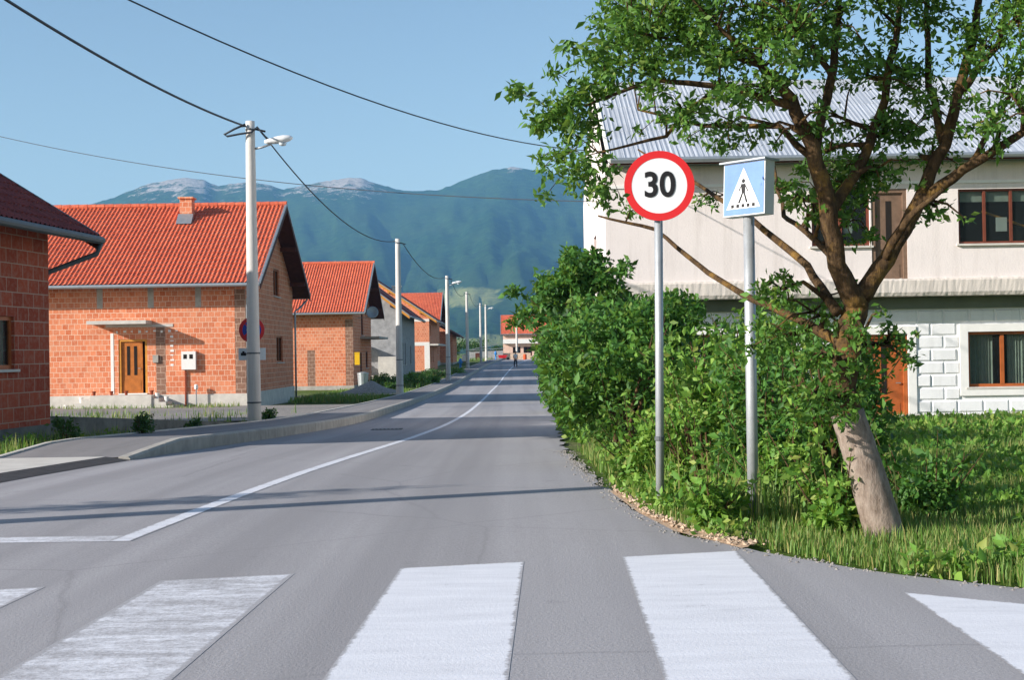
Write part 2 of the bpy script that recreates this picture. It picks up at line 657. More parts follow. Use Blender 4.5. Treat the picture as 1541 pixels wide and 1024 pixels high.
kY = [y for y in np.arange(19.3, 250, .8)]
mb = MB()
for i in range(len(kY) - 1):
    a, b = kY[i], kY[i + 1] - .012
    pts = []
    for Y in (a, b):
        x = float(x_left(Y))
        z = pz(Y)
        h = PAVH(Y)
        pts.append([Vector((x, Y, z - .1)), Vector((x, Y, z + h - .03)), Vector((x - .03, Y, z + h)), Vector((x - KW, Y, z + h)), Vector((x - KW, Y, z - .1))])
    A, B = pts
    for k in range(4):
        mb.quad(A[k], B[k], B[k + 1], A[k + 1])
    mb.add(A, [tuple(range(5))])
    mb.add(B, [tuple(range(5))[::-1]])
kind(mb.build("kerb", MT['concrete']), "structure")
rows = []
for Y in np.arange(19.3, 250, 1.0):
    x = float(x_left(Y)) - KW
    h = pz(Y) + PAVH(Y) - .008
    rows.append((Y, x, x - pav_width(Y), h, h - .01))
sheet("pavement", rows, MT['paving'], 0, 4)
mb = MB()
for Y in np.arange(19.3, 240, 1.0):
    a, b = Y, Y + .985
    pts = []
    for q in (a, b):
        x = float(x_left(q)) - KW - pav_width(q)
        z = pz(q)
        h = PAVH(q) + .004
        pts.append([Vector((x, q, z - .2)), Vector((x, q, z + h)), Vector((x - .08, q, z + h)), Vector((x - .08, q, z - .2))])
    A, B = pts
    for k in range(3):
        mb.quad(A[k], B[k], B[k + 1], A[k + 1])
    mb.add(A, [(0, 1, 2, 3)])
    mb.add(B, [(3, 2, 1, 0)])
kind(mb.build("pavement_edging", MT['concrete_pale']), "structure")
# concrete apron where the kerb drops (near left)
rows = []
for Y in np.append(np.arange(-20, 19.3, .5), 19.31):
    x = float(x_left(Y)) - .02
    h = pz(Y) + PAVH(Y)
    rows.append((Y, x - .32, x - 1.85, h + .002, h + .004))
sheet("concrete_apron", rows, MT['concrete_pale'], 0, 4)
rows = []
for Y in np.append(np.arange(-20, 19.3, .5), 19.31):
    x = float(x_left(Y)) - .02
    h = pz(Y) + PAVH(Y)
    rows.append((Y, x + .03, x - .32, pz(Y) + .004, h + .002))
sheet("apron_lip", rows, plain("shadowed_lip", '#4a4848', .9, .2, .3, 9, .4), 0, 3)  # low kerb of the apron, its shadow put into the dark colour

# road markings: fine strips whose "edge" attribute lets the paint fray along its rim
def painted(name, strips, mats):
    """strips: (A0, A1, B1, B0, nu, nv, mat index): quad corners, near/far edges"""
    V, Q, E, MI, k = [], [], [], [], 0
    for (p00, p10, p11, p01, nu, nv, mi) in strips:
        p00, p10, p11, p01 = (np.array(p, float) for p in (p00, p10, p11, p01))
        W_ = np.linalg.norm(p10 - p00)
        H_ = np.linalg.norm(p01 - p00)
        us = np.unique(np.concatenate([[0, min(.5, .035 / W_), 1 - min(.5, .035 / W_), 1], np.linspace(0, 1, nu)]))
        vs_ = np.unique(np.concatenate([[0, min(.5, .035 / H_), 1 - min(.5, .035 / H_), 1], np.linspace(0, 1, nv)]))
        U, VV = np.meshgrid(us, vs_)
        pts = (p00 * (1 - U)[..., None] + p10 * U[..., None]) * (1 - VV)[..., None] + (p01 * (1 - U)[..., None] + p11 * U[..., None]) * VV[..., None]
        pts[..., 2] += prof(pts[..., 1]) + .0015
        d = np.minimum(np.minimum(U, 1 - U) * W_, np.minimum(VV, 1 - VV) * H_)
        V.append(pts.reshape(-1, 3))
        E.append(np.clip(1 - d / .035, 0, 1).ravel())
        q = grid_quads(len(vs_), len(us))
        Q.append(q + k)
        MI += [mi] * len(q)
        k += U.size
    o_ = np_mesh(name, np.concatenate(V), np.concatenate(Q), mats)
    o_.data.polygons.foreach_set("material_index", MI)
    at_ = o_.data.attributes.new("edge", 'FLOAT', 'POINT')
    at_.data.foreach_set("value", np.concatenate(E).astype(np.float32))
    return kind(o_, "structure")


st_ = []
yy = np.arange(9.75, 236, .7)
V_, E_ = [], []
for Y in yy:
    xm = float(x_mid(Y))
    for (dx, e_) in ((-.075, 1), (-.05, .25), (.05, .25), (.075, 1)):
        V_.append((xm + dx, Y, pz(Y) + .003))
        E_.append(e_)
cl_o = kind(np_mesh("centre_line", np.array(V_), grid_quads(len(yy), 4), MT['paint']), "structure")
cl_o.data.attributes.new("edge", 'FLOAT', 'POINT').data.foreach_set("value", np.array(E_, np.float32))
painted("stop_line", [((-5.6, 9.78, 0), (-2.76, 9.74, 0), (-2.76, 10.08, 0), (-5.6, 10.12, 0), 30, 4, 0)], [MT['paint_worn']])
for k in range(-5, 2):
    xa = .645 + 1.315 * k
    xb = xa + .72
    fa, fb = 8.62 + .25 * (xa - .645), 8.62 + .25 * (xb - .645)
    if k == 1:
        fa, fb = 7.2, 6.65
    st_.append(((xa - .1, fa - 3.6, 0), (xb - .1, fb - 3.6, 0), (xb, fb, 0), (xa, fa, 0), 8, 12, 0 if k in (0, 1, -1) else 1))
painted("zebra_crossing", st_, [MT['paint'], MT['paint_worn']])

# gully grate in the road
gp = P(590, 646, 33)
t = MB()
gx, gy = -2.9, 32.6
gz = pz(gy)
t.box(gx - .35, gx + .35, gy - .3, gy + .3, gz + .003, gz + .012, 0)
for i in range(7):
    t.box(gx - .3 + i * .09, gx - .26 + i * .09, gy - .26, gy + .26, gz + .012, gz + .02, 1)
tag(t.build("gully_grate", [MT['black'], MT['gutter_dark']]), "dark iron gully grate set in the asphalt of the left lane", "drain grate")


# gravel yard in front of the house with the canopy
rows = []
for Y in np.arange(39, 57.5, 1.0):
    rows.append((Y, -24, float(x_left(Y)) - KW - pav_width(Y) - .1, pz(Y) + .14, pz(Y) + .1))
sheet("gravel_yard", rows, MT['gravel'], 0, 8)
for (y0, y1, x0) in ((70.5, 73.5, -16), (108.5, 112, -14), (134, 138, -14)):
    rows = [(Y, x0, float(x_left(Y)) - KW - pav_width(Y) - .08, pz(Y) + .05, pz(Y) + PAVH(Y) + .002) for Y in np.linspace(y0, y1, 5)]
    sheet("driveway", rows, MT['stone_pink'], 0, 4)

# ------------------------------------------------------------------ mountain and haze
sky_px = np.array([(-900, 420), (-400, 380), (-100, 345), (0, 334), (90, 317), (130, 309), (170, 299), (205, 285), (228, 276), (255, 271), (285, 268), (310, 271), (330, 280),
                   (352, 276), (380, 274), (405, 277), (428, 285), (455, 280), (490, 273), (525, 268), (550, 269), (575, 278), (612, 287), (640, 287), (662, 287),
                   (690, 276), (715, 266), (745, 256), (775, 251), (805, 256), (840, 262), (900, 272), (1000, 285), (1150, 300), (1350, 330), (1541, 350), (1900, 372), (2500, 400)], float)
DF, DC, DB = 1500.0, 4600.0, 5400.0
ang = np.linspace(-1000, 2600, 620)
crest = []
for a in ang:
    py = np.interp(a, sky_px[:, 0], sky_px[:, 1])
    crest.append(P(a, py, DC).z)
crest = np.array(crest)
tt = np.concatenate([np.linspace(0, 1, 190), np.linspace(1.02, 1.3, 12)])
A, T = np.meshgrid(ang, tt)
D = DF + (DC - DF) * T
X = (A - CX) / F * D
sh = np.where(T <= 1, .12 * T + .88 * np.clip(T, 0, 1) ** 1.75, 1 - (T - 1) * 1.6)
gul = np.abs(fbm(A * .012 + T * .6, T * 2.2, 5, 11) - .5) * 2
gul2 = fbm(A * .05, T * 9, 4, 5)
spur = fbm(A * .006 + T * .8, T * 1.4, 3, 21)
Z = crest[None, :] * sh
w = np.clip(T * 3, 0, 1) * np.clip((1 - T) * 5, 0, 1)
Z = Z + w * ((spur - .5) * 110 + (gul - .4) * 60 + (gul2 - .5) * 26)
Z = Z + np.clip((T - .9) * 10, 0, 1) * np.where(T <= 1, 1, 0) * ((fbm(A * .16, T * 3, 3, 31) - .5) * 7)
# never poke above the skyline line of sight
lim = (crest[None, :] - CAMZ) * D / DC * np.where(T < .97, .955, 1.0) + CAMZ
Z = np.where(T < 1, np.minimum(Z, lim), Z)
Z = np.where(T == 0, -2, Z)
mo = np_mesh("mountain", np.stack([X, D, Z], -1).reshape(-1, 3), grid_quads(len(tt), len(ang)), MT['mountain'], smooth=True)
kind(mo, "structure")
PY = 530 - (Z - CAMZ) / D * F - (A - 770) * .016
rock = np.clip(1 - (PY - 268) / 46, 0, 1) * np.clip((A - 150) / 60, 0, 1) * np.clip((620 - A) / 60, 0, 1) * 1.0
rock = rock * np.clip(np.interp(A, [150, 215, 300, 345, 420, 500, 540, 600], [.6, .85, 1.05, .7, .6, .95, 1.0, .55]), 0, 1.1)
rock = np.maximum(rock, np.exp(-((A - 775) / 18) ** 2) * np.clip(1 - (PY - 252) / 12, 0, 1) * .9)
mead = np.exp(-((A - 700) / 75) ** 2) * np.exp(-((PY - 448) / 22) ** 2) * .95
mead = np.maximum(mead, np.exp(-((A - 560) / 120) ** 2) * np.exp(-((PY - 500) / 18) ** 2) * .7)
mead = np.maximum(mead, np.exp(-((PY - 515) / 9) ** 2) * .85)
mead = np.maximum(mead, np.exp(-((A - 740) / 30) ** 2) * np.exp(-((PY - 510) / 10) ** 2) * 1.0)
for nm, arr in (("rock", rock), ("meadow", mead)):
    at = mo.data.attributes.new(nm, 'FLOAT', 'POINT')
    at.data.foreach_set("value", arr.ravel().astype(np.float32))

hz = MB().box(-4200, 4200, -300, 7000, -4, float(crest.max()) + 60)
hm = bpy.data.materials.new("haze_air")
hm.use_nodes = True
nt = hm.node_tree
nt.nodes.remove(nt.nodes["Principled BSDF"])
pv = nt.nodes.new("ShaderNodeVolumePrincipled")
pv.inputs["Color"].default_value = (.24, .56, .98, 1)
pv.inputs["Density"].default_value = 1.12e-4
pv.inputs["Anisotropy"].default_value = 0.0
nt.links.new(pv.outputs[0], nt.nodes["Material Output"].inputs["Volume"])
kind(hz.build("haze", hm, uv=False), "stuff")


# ------------------------------------------------------------------ walls, windows, roofs
def panel(mb, o, u, n, u0, u1, z0, ztop, openings=(), depth=.16, mi=0, apex=None):
    """outer wall face with holes and reveals. o origin, u direction, n outward normal; ztop(u) -> height"""
    o, u, n = Vector(o), Vector(u), Vector(n)
    top = ztop if callable(ztop) else (lambda q, z=ztop: z)
    br = {u0, u1}
    for a in openings:
        br |= {a[0], a[2]}
    if apex is not None:
        br.add(apex)
    br = sorted(b for b in br if u0 - 1e-6 <= b <= u1 + 1e-6)
    pt = lambda q, z: o + u * q + Vector((0, 0, z))
    for a, b in zip(br[:-1], br[1:]):
        mid = (a + b) / 2
        ops = sorted([w for w in openings if w[0] < mid < w[2]], key=lambda w: w[1])
        z = z0
        for w in ops:
            if w[1] > z:
                mb.quad(pt(a, z), pt(b, z), pt(b, w[1]), pt(a, w[1]), mi)
            z = w[3]
        mb.quad(pt(a, z), pt(b, z), pt(b, top(b)), pt(a, top(a)), mi)
    for w in openings:
        c = [pt(w[0], w[1]), pt(w[2], w[1]), pt(w[2], w[3]), pt(w[0], w[3])]
        d = [p - n * depth for p in c]
        for i in range(4):
            j = (i + 1) % 4
            mb.quad(c[i], c[j], d[j], d[i], mi)


def basis(o, u, n):
    """matrix: local x along the wall, y INTO the wall, z up"""
    u, n = Vector(u), Vector(n)
    m = Matrix.Identity(4)
    for i in range(3):
        m[i][0] = u[i]
        m[i][1] = -n[i]
        m[i][2] = (0, 0, 1)[i]
        m[i][3] = Vector(o)[i]
    return m


def window(parent, xf, w, mat, mull=1, curtain=None, sill=True, rail=None, bar=.07, d0=.06):
    a0, b0, a1, b1 = w[:4]
    m = MB()
    y0, y1 = d0, d0 + .06
    m.box(a0, a0 + bar, y0, y1, b0, b1, 0, xf)
    m.box(a1 - bar, a1, y0, y1, b0, b1, 0, xf)
    m.box(a0 + bar, a1 - bar, y0, y1, b0, b0 + bar, 0, xf)
    m.box(a0 + bar, a1 - bar, y0, y1, b1 - bar, b1, 0, xf)
    for k in range(mull):
        c = a0 + (a1 - a0) * (k + 1) / (mull + 1)
        m.box(c - bar * .6, c + bar * .6, y0 - .01, y1 - .003, b0 + bar, b1 - bar, 0, xf)
    if rail:
        zr = b0 + (b1 - b0) * rail
        m.box(a0 + bar, a1 - bar, y0 + .003, y1 - .006, zr - .03, zr + .03, 0, xf)
    f = m.build("window", mat, parent)
    MB().box(a0 + bar, a1 - bar, y0 + .03, y0 + .036, b0 + bar, b1 - bar, 0, xf).build("pane", MT['glass'], f)
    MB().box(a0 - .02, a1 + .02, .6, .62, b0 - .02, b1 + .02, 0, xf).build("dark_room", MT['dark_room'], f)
    if curtain:
        m = MB()
        n = max(6, int((a1 - a0) / .06))
        for side in (0, 1):
            A0, A1 = (a0 + bar, a0 + (a1 - a0) * .4) if side == 0 else (a0 + (a1 - a0) * .6, a1 - bar)
            for i in range(n):
                q0, q1 = A0 + (A1 - A0) * i / n, A0 + (A1 - A0) * (i + 1) / n
                e0, e1 = .2 + .03 * math.sin(i * 1.9), .2 + .03 * math.sin((i + 1) * 1.9)
                m.quad(xf @ Vector((q0, e0, b0 + .03)), xf @ Vector((q1, e1, b0 + .03)), xf @ Vector((q1, e1, b1 - .03)), xf @ Vector((q0, e0, b1 - .03)))
        m.build("curtain", curtain, f)
    if sill:
        MB().box(a0 - .06, a1 + .06, -.07, .04, b0 - .05, b0 - .004, 0, xf).build("sill", MT['concrete_pale'], f)
    return f


def tile_slope(mb, e0, e1, r0, r1, wave=.18, course=.36, amp=.028, spw=6, lift=.03, coarse=1):
    """corrugated tile courses between an eave edge e0-e1 and ridge edge r0-r1 (Vectors)"""
    e0, e1, r0, r1 = map(Vector, (e0, e1, r0, r1))
    L = (e1 - e0).length
    S = (r0 - e0).length
    n = ((e1 - e0).cross(r0 - e0)).normalized()
    if n.z < 0:
        n = -n
    nc = max(2, int(L / wave * spw / coarse)) + 1
    nk = max(1, int(S / course))
    us = np.linspace(0, 1, nc)
    h = np.cos(us * L / wave * 2 * math.pi)
    h = np.where(h > 0, h, h * .6) * amp
    vv, nrow = [], 0
    E0, E1, R0, R1, N = (np.array(q) for q in (e0, e1, r0, r1, n))
    for k in range(nk):
        for (t, o) in ((k / nk, lift), ((k + 1) / nk, 0.004)):
            a = E0 + (R0 - E0) * t
            b = E1 + (R1 - E1) * t
            jit = rng.normal(0, .003, nc)
            vv.append(a[None] + (b - a)[None] * us[:, None] + N[None] * (h + o + jit)[:, None])
            nrow += 1
    V = np.concatenate(vv)
    q = grid_quads(nrow, nc)
    mb.add([tuple(p) for p in V], [tuple(int(i) for i in f) for f in q])


def gable_house(name, label, corner, rotz, L, W, He, pitch, wall, roof, fr=(), rt=(), lf=(), bk=(), oe=.7, og=.75, plinth=.6,
                plinth_mat='concrete', barge='wood_dark', edge='zinc', win='frame_brown', coarse=1, gutter=True, cat="house", boards='wood_dark', roof_thick=.1):
    """local frame: front wall on y=0 facing -y (x from -L to 0), right gable wall on x=0 facing +x"""
    h = thing(name, label, cat, corner, rotz)
    tp = math.tan(R(pitch))
    apex = He + W / 2 * tp
    top = lambda q: He + min(q, W - q) * tp
    holes = lambda ws: [w[:4] for w in ws]
    m = MB()
    panel(m, (0, 0, 0), (1, 0, 0), (0, -1, 0), -L, 0, plinth, He, holes(fr))
    panel(m, (0, W, 0), (1, 0, 0), (0, 1, 0), -L, 0, plinth, He, holes(bk))
    panel(m, (0, 0, 0), (0, 1, 0), (1, 0, 0), 0, W, plinth, top, holes(rt), apex=W / 2)
    panel(m, (-L, 0, 0), (0, 1, 0), (-1, 0, 0), 0, W, plinth, top, holes(lf), apex=W / 2)
    m.build("wall", wall, h)
    e = .04
    mp = MB()
    for (x0, x1, y0, y1) in ((-L - e, e, -e, .2), (-L - e, e, W - .2, W + e), (-.2, e, .2, W - .2), (-L - e, -L + .2, .2, W - .2)):
        mp.box(x0, x1, y0, y1, -1.2, plinth)
    mp.build("plinth", MT[plinth_mat], h)
    # roof: tiles over boards
    ze = He - oe * tp
    x0, x1 = -L - og, og
    r = MB()
    up = .1
    for (ye, yr) in ((-oe, W / 2), (W + oe, W / 2)):
        tile_slope(r, (x0, ye, ze + up), (x1, ye, ze + up), (x0, yr, apex + up), (x1, yr, apex + up), coarse=coarse)
    if coarse < 3:
        nseg = int((x1 - x0) / .38)
        for k in range(nseg):
            a = x0 + (x1 - x0) * k / nseg
            b = x0 + (x1 - x0) * (k + 1) / nseg
            r.tube([(a, W / 2, apex + up + .02), (b + .02, W / 2, apex + up + .02)], [.12, .135], 8)
    r.build("roof", roof, h)
    b = MB()
    for (ye, yr) in ((-oe, W / 2), (W + oe, W / 2)):
        a_, c_ = Vector((x0 + .02, ye + (.03 if ye < yr else -.03), ze)), Vector((x0 + .02, yr, apex))
        poly = [a_, c_, c_ + Vector((0, 0, roof_thick - .04)), a_ + Vector((0, 0, roof_thick - .04))]
        b.prism(poly, (x1 - x0 - .04, 0, 0))
    b.build("roof_boarding", MT[boards], h)
    for xe in ((x0, x0 - .03), (x1, x1 + .03)):
        mb_ = MB()
        for (ye, yr) in ((-oe, W / 2), (W + oe, W / 2)):
            a_, c_ = Vector((xe[0], ye, ze - .16)), Vector((xe[0], yr, apex - .16))
            mb_.prism([a_, c_, c_ + Vector((0, 0, .22)), a_ + Vector((0, 0, .22))], (xe[1] - xe[0], 0, 0))
        mb_.build("bargeboard", MT[barge], h)
        mf = MB()
        for (ye, yr) in ((-oe, W / 2), (W + oe, W / 2)):
            a_, c_ = Vector((xe[0] + (xe[1] - xe[0]) * 1.05, ye, ze + .06)), Vector((xe[0] + (xe[1] - xe[0]) * 1.05, yr, apex + .06))
            mf.prism([a_, c_, c_ + Vector((0, 0, .1)), a_ + Vector((0, 0, .1))], ((xe[0] - xe[1]) * 3, 0, 0))
        mf.build("verge_flashing", MT[edge], h)
    for sx in (0, 1):
        for q in (.06, .28, .5, .72, .94):
            z = top(W * q) - .02
            yq = W * q
            xa, xb = (.02, og - .02) if sx == 0 else (-L - og + .02, -L - .02)
            MB().box(xa, xb, yq - .08, yq + .08, z - .3, z - .1).build("purlin", MT[boards], h)
    if gutter:
        for ye in (-oe - .06, W + oe + .06):
            g = MB()
            g.tube([(x0, ye, ze + .03), (x1, ye, ze + .03)], .075, 10)
            g.build("gutter", MT[edge], h)
    for (key, ws, o, u, n) in (('f', fr, (0, 0, 0), (1, 0, 0), (0, -1, 0)), ('r', rt, (0, 0, 0), (0, 1, 0), (1, 0, 0)),
                               ('l', lf, (-L, 0, 0), (0, 1, 0), (-1, 0, 0)), ('b', bk, (0, W, 0), (1, 0, 0), (0, 1, 0))):
        xf = basis(o, u, n)
        for w in ws:
            opt = w[4] if len(w) > 4 else {}
            if opt.get('door'):
                door(h, xf, w, **{k: v for k, v in opt.items() if k != 'door'})
            elif not opt.get('open'):
                window(h, xf, w, MT[opt.get('mat', win)], opt.get('mull', 1), opt.get('curtain'), opt.get('sill', True))
            else:
                MB().box(w[0] - .1, w[2] + .1, 1.2, 1.22, w[1] - .1, w[3] + .1, 0, xf).build("dark_backing", MT['dark_room'], h)  # dark sheet behind the open hole, paints the unlit inside
    h["apex"] = apex
    return h


def door(parent, xf, w, mat='door_orange', lights=2, frame='wood_ochre', ajar=0.0):
    a0, b0, a1, b1 = w[:4]
    fr = MB()
    fr.box(a0, a0 + .09, .02, .14, b0, b1, 0, xf)
    fr.box(a1 - .09, a1, .02, .14, b0, b1, 0, xf)
    fr.box(a0 + .09, a1 - .09, .02, .14, b1 - .09, b1, 0, xf)
    d = MB()
    A0, A1, B0, B1 = a0 + .09, a1 - .09 - ajar, b0 + .01, b1 - .09
    d.box(A0, A1, .08, .13, B0, B1, 0, xf)
    wdt = A1 - A0
    d.box(A0 + .08, A1 - .08, .07, .08, B0 + .12, B0 + .5, 0, xf)
    dd = d.build("door", MT[mat], parent)
    fr.build("frame", MT[frame], dd)
    for k in range(lights):
        c = A0 + wdt * (k + 1) / (lights + 1)
        MB().box(c - .06, c + .06, .07, .079, B0 + (B1 - B0) * .35, B1 - .18, 0, xf).build("pane", MT['dark_room'], dd)
    hd = MB()
    hx = A1 - .07
    zz = B0 + (B1 - B0) * .48
    hd.tube([xf @ Vector((hx, .08, zz)), xf @ Vector((hx, .03, zz)), xf @ Vector((hx - .11, .03, zz))], .012, 6)
    hd.build("handle", MT['zinc'], dd)
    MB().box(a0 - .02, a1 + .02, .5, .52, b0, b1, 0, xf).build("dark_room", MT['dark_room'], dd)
    return dd


# --- dark-roofed brick house at the left edge
zb = pz(26) - .02
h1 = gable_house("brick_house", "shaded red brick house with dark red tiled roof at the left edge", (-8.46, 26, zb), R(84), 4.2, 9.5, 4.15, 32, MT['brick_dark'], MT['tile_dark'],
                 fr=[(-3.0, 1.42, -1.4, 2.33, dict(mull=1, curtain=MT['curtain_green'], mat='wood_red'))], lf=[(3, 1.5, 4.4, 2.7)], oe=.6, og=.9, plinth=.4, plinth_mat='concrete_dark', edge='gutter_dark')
MB().tube([(.85, -.66, 4.15 - .6 * .62 - .03), (.8, -.6, 3.55), (.14, .3, 3.1), (.08, .35, 2.95), (.08, .35, .1)], .05, 8).build("downspout", MT['gutter_dark'], h1, True)

# --- house behind it (second row, out of the picture; its shadow lies on the first lamp post)
gable_house("brick_house", "orange brick house in the second row behind the dark-roofed house", (-14.4, 28.6, pz(30)), 0, 9, 6.6, 5.9, 36, MT['brick'], MT['tile'], fr=[(-3, 1.4, -1.6, 2.8)], rt=[(3, 1.4, 4.4, 2.8)], coarse=2, og=.4)

# --- house with the canopy
z2 = -.8
h2 = gable_house("brick_house", "orange brick house with a concrete door canopy and a chimney on its bright tiled roof", (-10.7, 57.1, z2), 0, 12, 12.4, 5.3, 28.6, MT['brick'], MT['tile'],
                 fr=[(-5.1, .62, -3.95, 2.8, dict(door=True, ajar=.12))], rt=[(7.5, 1.75, 9.3, 2.95, dict(mull=1, mat='wood_red')), (6.9, 4.75, 8.5, 6.0, dict(mat='wood_red'))], oe=.8, og=.75, plinth=.56, plinth_mat='concrete_pale')
ap = h2["apex"]
MB().box(-6.1, -3.75, -.95, .0, 3.4, 3.54).build("door_canopy", MT['concrete_pale'], h2)
MB().box(-5.6, -2.9, -.02, .05, 3.28, 3.4).build("lintel", MT['concrete_pale'], h2)
st = MB()
st.box(-5.9, -3.5, -1.25, -.05, -.3, .58)
for k in range(4):
    st.box(-3.5 + .28 * k, -3.5 + .28 * (k + 1), -1.2, -.06, -.3, .44 - .14 * k)
    st.box(-5.9 - .3 * (k + 1), -5.9 - .3 * k, -1.22, -.06, -.3, .44 - .14 * k)
st.build("doorstep", MT['concrete_pale'], h2)
MB().box(-5.1, -3.95, -.12, .1, .585, .63).build("threshold", MT['white'], h2)
mbx = MB().box(-2.55, -1.98, -.16, .0, 1.55, 2.28).build("meter_box", MT['white'], h2)
for k in (0, 1):
    MB().box(-2.47 + k * .24, -2.33 + k * .24, -.166, -.16, 1.98, 2.16).build("meter_window", MT['dark_room'], mbx)
MB().tube([(-2.42, -.05, 1.55), (-2.42, -.05, -.1)], .035, 6).build("conduit", MT['terracotta'], h2)
MB().box(-3.72, -3.5, -.08, 0, 1.85, 2.15).build("bell_box", MT['concrete'], h2)
MB().box(-5.42, -5.3, -.012, .02, .62, 3.05).build("plaster_strip", MT['white'], h2)
for ux in (-5.95, -3.9, -2.0):
    MB().box(ux, ux + .24, -.006, .05, 4.05, 5.05).build("concrete_post", MT['concrete'], h2)
MB().box(-.42, .006, -.005, .05, .57, 4.75).build("brick_pier", MT['brick_pier'], h2)
MB().box(-3.6, -3.22, -.004, .05, .57, 3.3).build("brick_pier", MT['brick_pier'], h2)
for i in range(7):
    MB().box(-3.02, -2.9 + .02 * (i % 2), -.01, .02, 1.7 + .19 * i + .02 * (i % 3), 1.79 + .19 * i).build("plaster_dab", MT['white'], h2)
for i in range(9):
    MB().box(-5.2 + i * .3, -5.12 + i * .3 + .03 * (i % 2), -.012, .02, 3.05 + .02 * (i % 3), 3.14 + .02 * (i % 2)).build("plaster_dab", MT['white'], h2)
MB().tube([(.07, 1.0, 4.8), (.07, 1.0, .7)], .035, 6).build("conduit", MT['zinc'], h2)
MB().tube([(.5, -.85, 4.8), (.3, -.5, 4.5), (.1, -.08, 4.35), (.1, -.08, 0)], .05, 8).build("downspout", MT['zinc'], h2, True)
MB().tube([(.6, 13.25, 4.8), (.3, 12.9, 4.4), (.1, 12.5, 4.2), (.1, 12.5, 0)], .05, 8).build("downspout", MT['zinc'], h2, True)
cx_, cy_ = -3.42, 5.1
ch = MB()
ch.box(cx_ - .26, cx_ + .26, cy_ - .3, cy_ + .3, ap - 1.2, ap + .28)
ch.box(cx_ - .33, cx_ + .33, cy_ - .37, cy_ + .37, ap + .28, ap + .36)
cho = ch.build("chimney", MT['brick'], h2)
fz = 5.3 + (cy_ - .36) * .545
MB().prism([(cx_ - .33, cy_ - .8, fz - .06), (cx_ - .33, cy_ - .305, fz + .42), (cx_ - .33, cy_ - .305, fz + .1)], (.66, 0, 0)).build("flashing", MT['zinc'], cho)
MB().box(-5.3, -4.7, 6.5, 7.0, ap - .5, ap + .26).build("chimney", MT['brick'], h2)

# pots on the steps and along the plinth
potm = MB().lathe([(.05, 0), (.075, .14), (.085, .14), (.085, .17), (.06, .17)], seg=10).build("flower_pot", MT['terracotta'])
potw = MB().lathe([(.06, 0), (.09, .18), (.1, .18), (.1, .21), (.07, .21)], seg=10).build("flower_pot", MT['white'])
spots = [(-5.85, -.9, .58, 0, "small terracotta flower pot at the left corner of the doorstep"), (-5.2, -.75, .58, 0, "small terracotta flower pot on the doorstep left of the door"),
         (-4.6, -.8, .58, 0, "small terracotta flower pot on the doorstep in front of the orange door"), (-3.62, -.7, .58, 0, "small terracotta flower pot at the right corner of the doorstep"),
         (-3.34, -.9, .44, 1, "white flower pot on the highest right-hand step by the door"), (-2.96, -1.0, .3, 1, "white flower pot two steps down to the right of the door"),
         (-6.35, -.9, .3, 1, "white flower pot on the left steps nearest the doorstep"), (-6.95, -.9, .02, 1, "white flower pot at the foot of the left steps")]
for i, (x, y, z, w_, lb) in enumerate(spots):
    src = potw if w_ else potm
    o = src if not src.get("label") else src.copy()
    if src.get("label"):
        COL.objects.link(o)
    o.location = (-10.7 + x, 57.1 + y, z2 + z)
    tag(o, lb, "flower pot", "flower pots on the doorstep")
sp = thing("standpipe", "thin grey standpipe with a white head beside the meter box", "standpipe", (-10.7 - 1.95, 56.85, z2))
MB().tube([(0, 0, -.2), (0, 0, .75)], .025, 6).build("pipe", MT['zinc'], sp)
MB().lathe([(.05, .75), (.08, .78), (.08, .92), (.03, .96)], seg=8).build("head", MT['white'], sp)

# --- second orange house
z3 = -1.03
h3 = gable_house("brick_house", "orange brick house with satellite dish and balcony beyond the house with the canopy", (-10.4, 93, z3), 0, 10, 12, 5.35, 28, MT['brick'], MT['tile'],
                 rt=[(5.2, 3.6, 6.6, 5.6, dict(mat='frame_brown')), (4.2, .3, 5.3, 2.4, dict(door=True, mat='wood_red', frame='wood_dark')), (8, 1.3, 9.4, 2.5)], fr=[], oe=.8, og=.9, plinth=.25, coarse=1.5)
MB().box(0, 1.3, 4.5, 11.5, 3.35, 3.5).build("balcony", MT['concrete'], h3)
MB().box(-.5, .006, -.005, .05, .26, 4.6).build("brick_pier", MT['brick_pier'], h3)
MB().box(-3.0, -2.5, -.005, .05, .26, 2.6).build("brick_pier", MT['brick_pier'], h3)
dsh = MB()
dsh.lathe([(.02, .10), (.2, .075), (.34, .03), (.42, 0), (.42, .012), (.3, .06), (.02, .12)], (0, 0, 0), 18, 0, 'Y')
do = dsh.build("satellite_dish", MT['zinc'], h3, True)
do.location = (1.05, 2.4, 5.1)
do.rotation_euler = (R(-15), 0, R(8))
MB().tube([(0, .1, 0), (-.1, .5, -.2), (-.95, .6, -.2)], .025, 6).build("bracket", MT['steel'], do)
tb = thing("rubbish_bin", "grey metal bin standing on the porch of the satellite dish house", "bin", (-9.7, 92.2, z3 + .05))
MB().lathe([(.3, 0), (.36, .95)], seg=14).build("drum", MT['zinc'], tb)
MB().lathe([(.38, .95), (.38, 1.02), (.1, 1.1)], seg=14).build("lid", MT['zinc'], tb)
pb = thing("post_box", "yellow post box on the corner of the satellite dish house", "post box", (-10.1, 92.7, z3 + 1.6))
MB().box(-.16, .16, -.14, .14, 0, .75).build("body", MT['yellow'], pb)
MB().box(-.17, .17, -.16, .14, .75, .82).build("hood", MT['yellow'], pb)

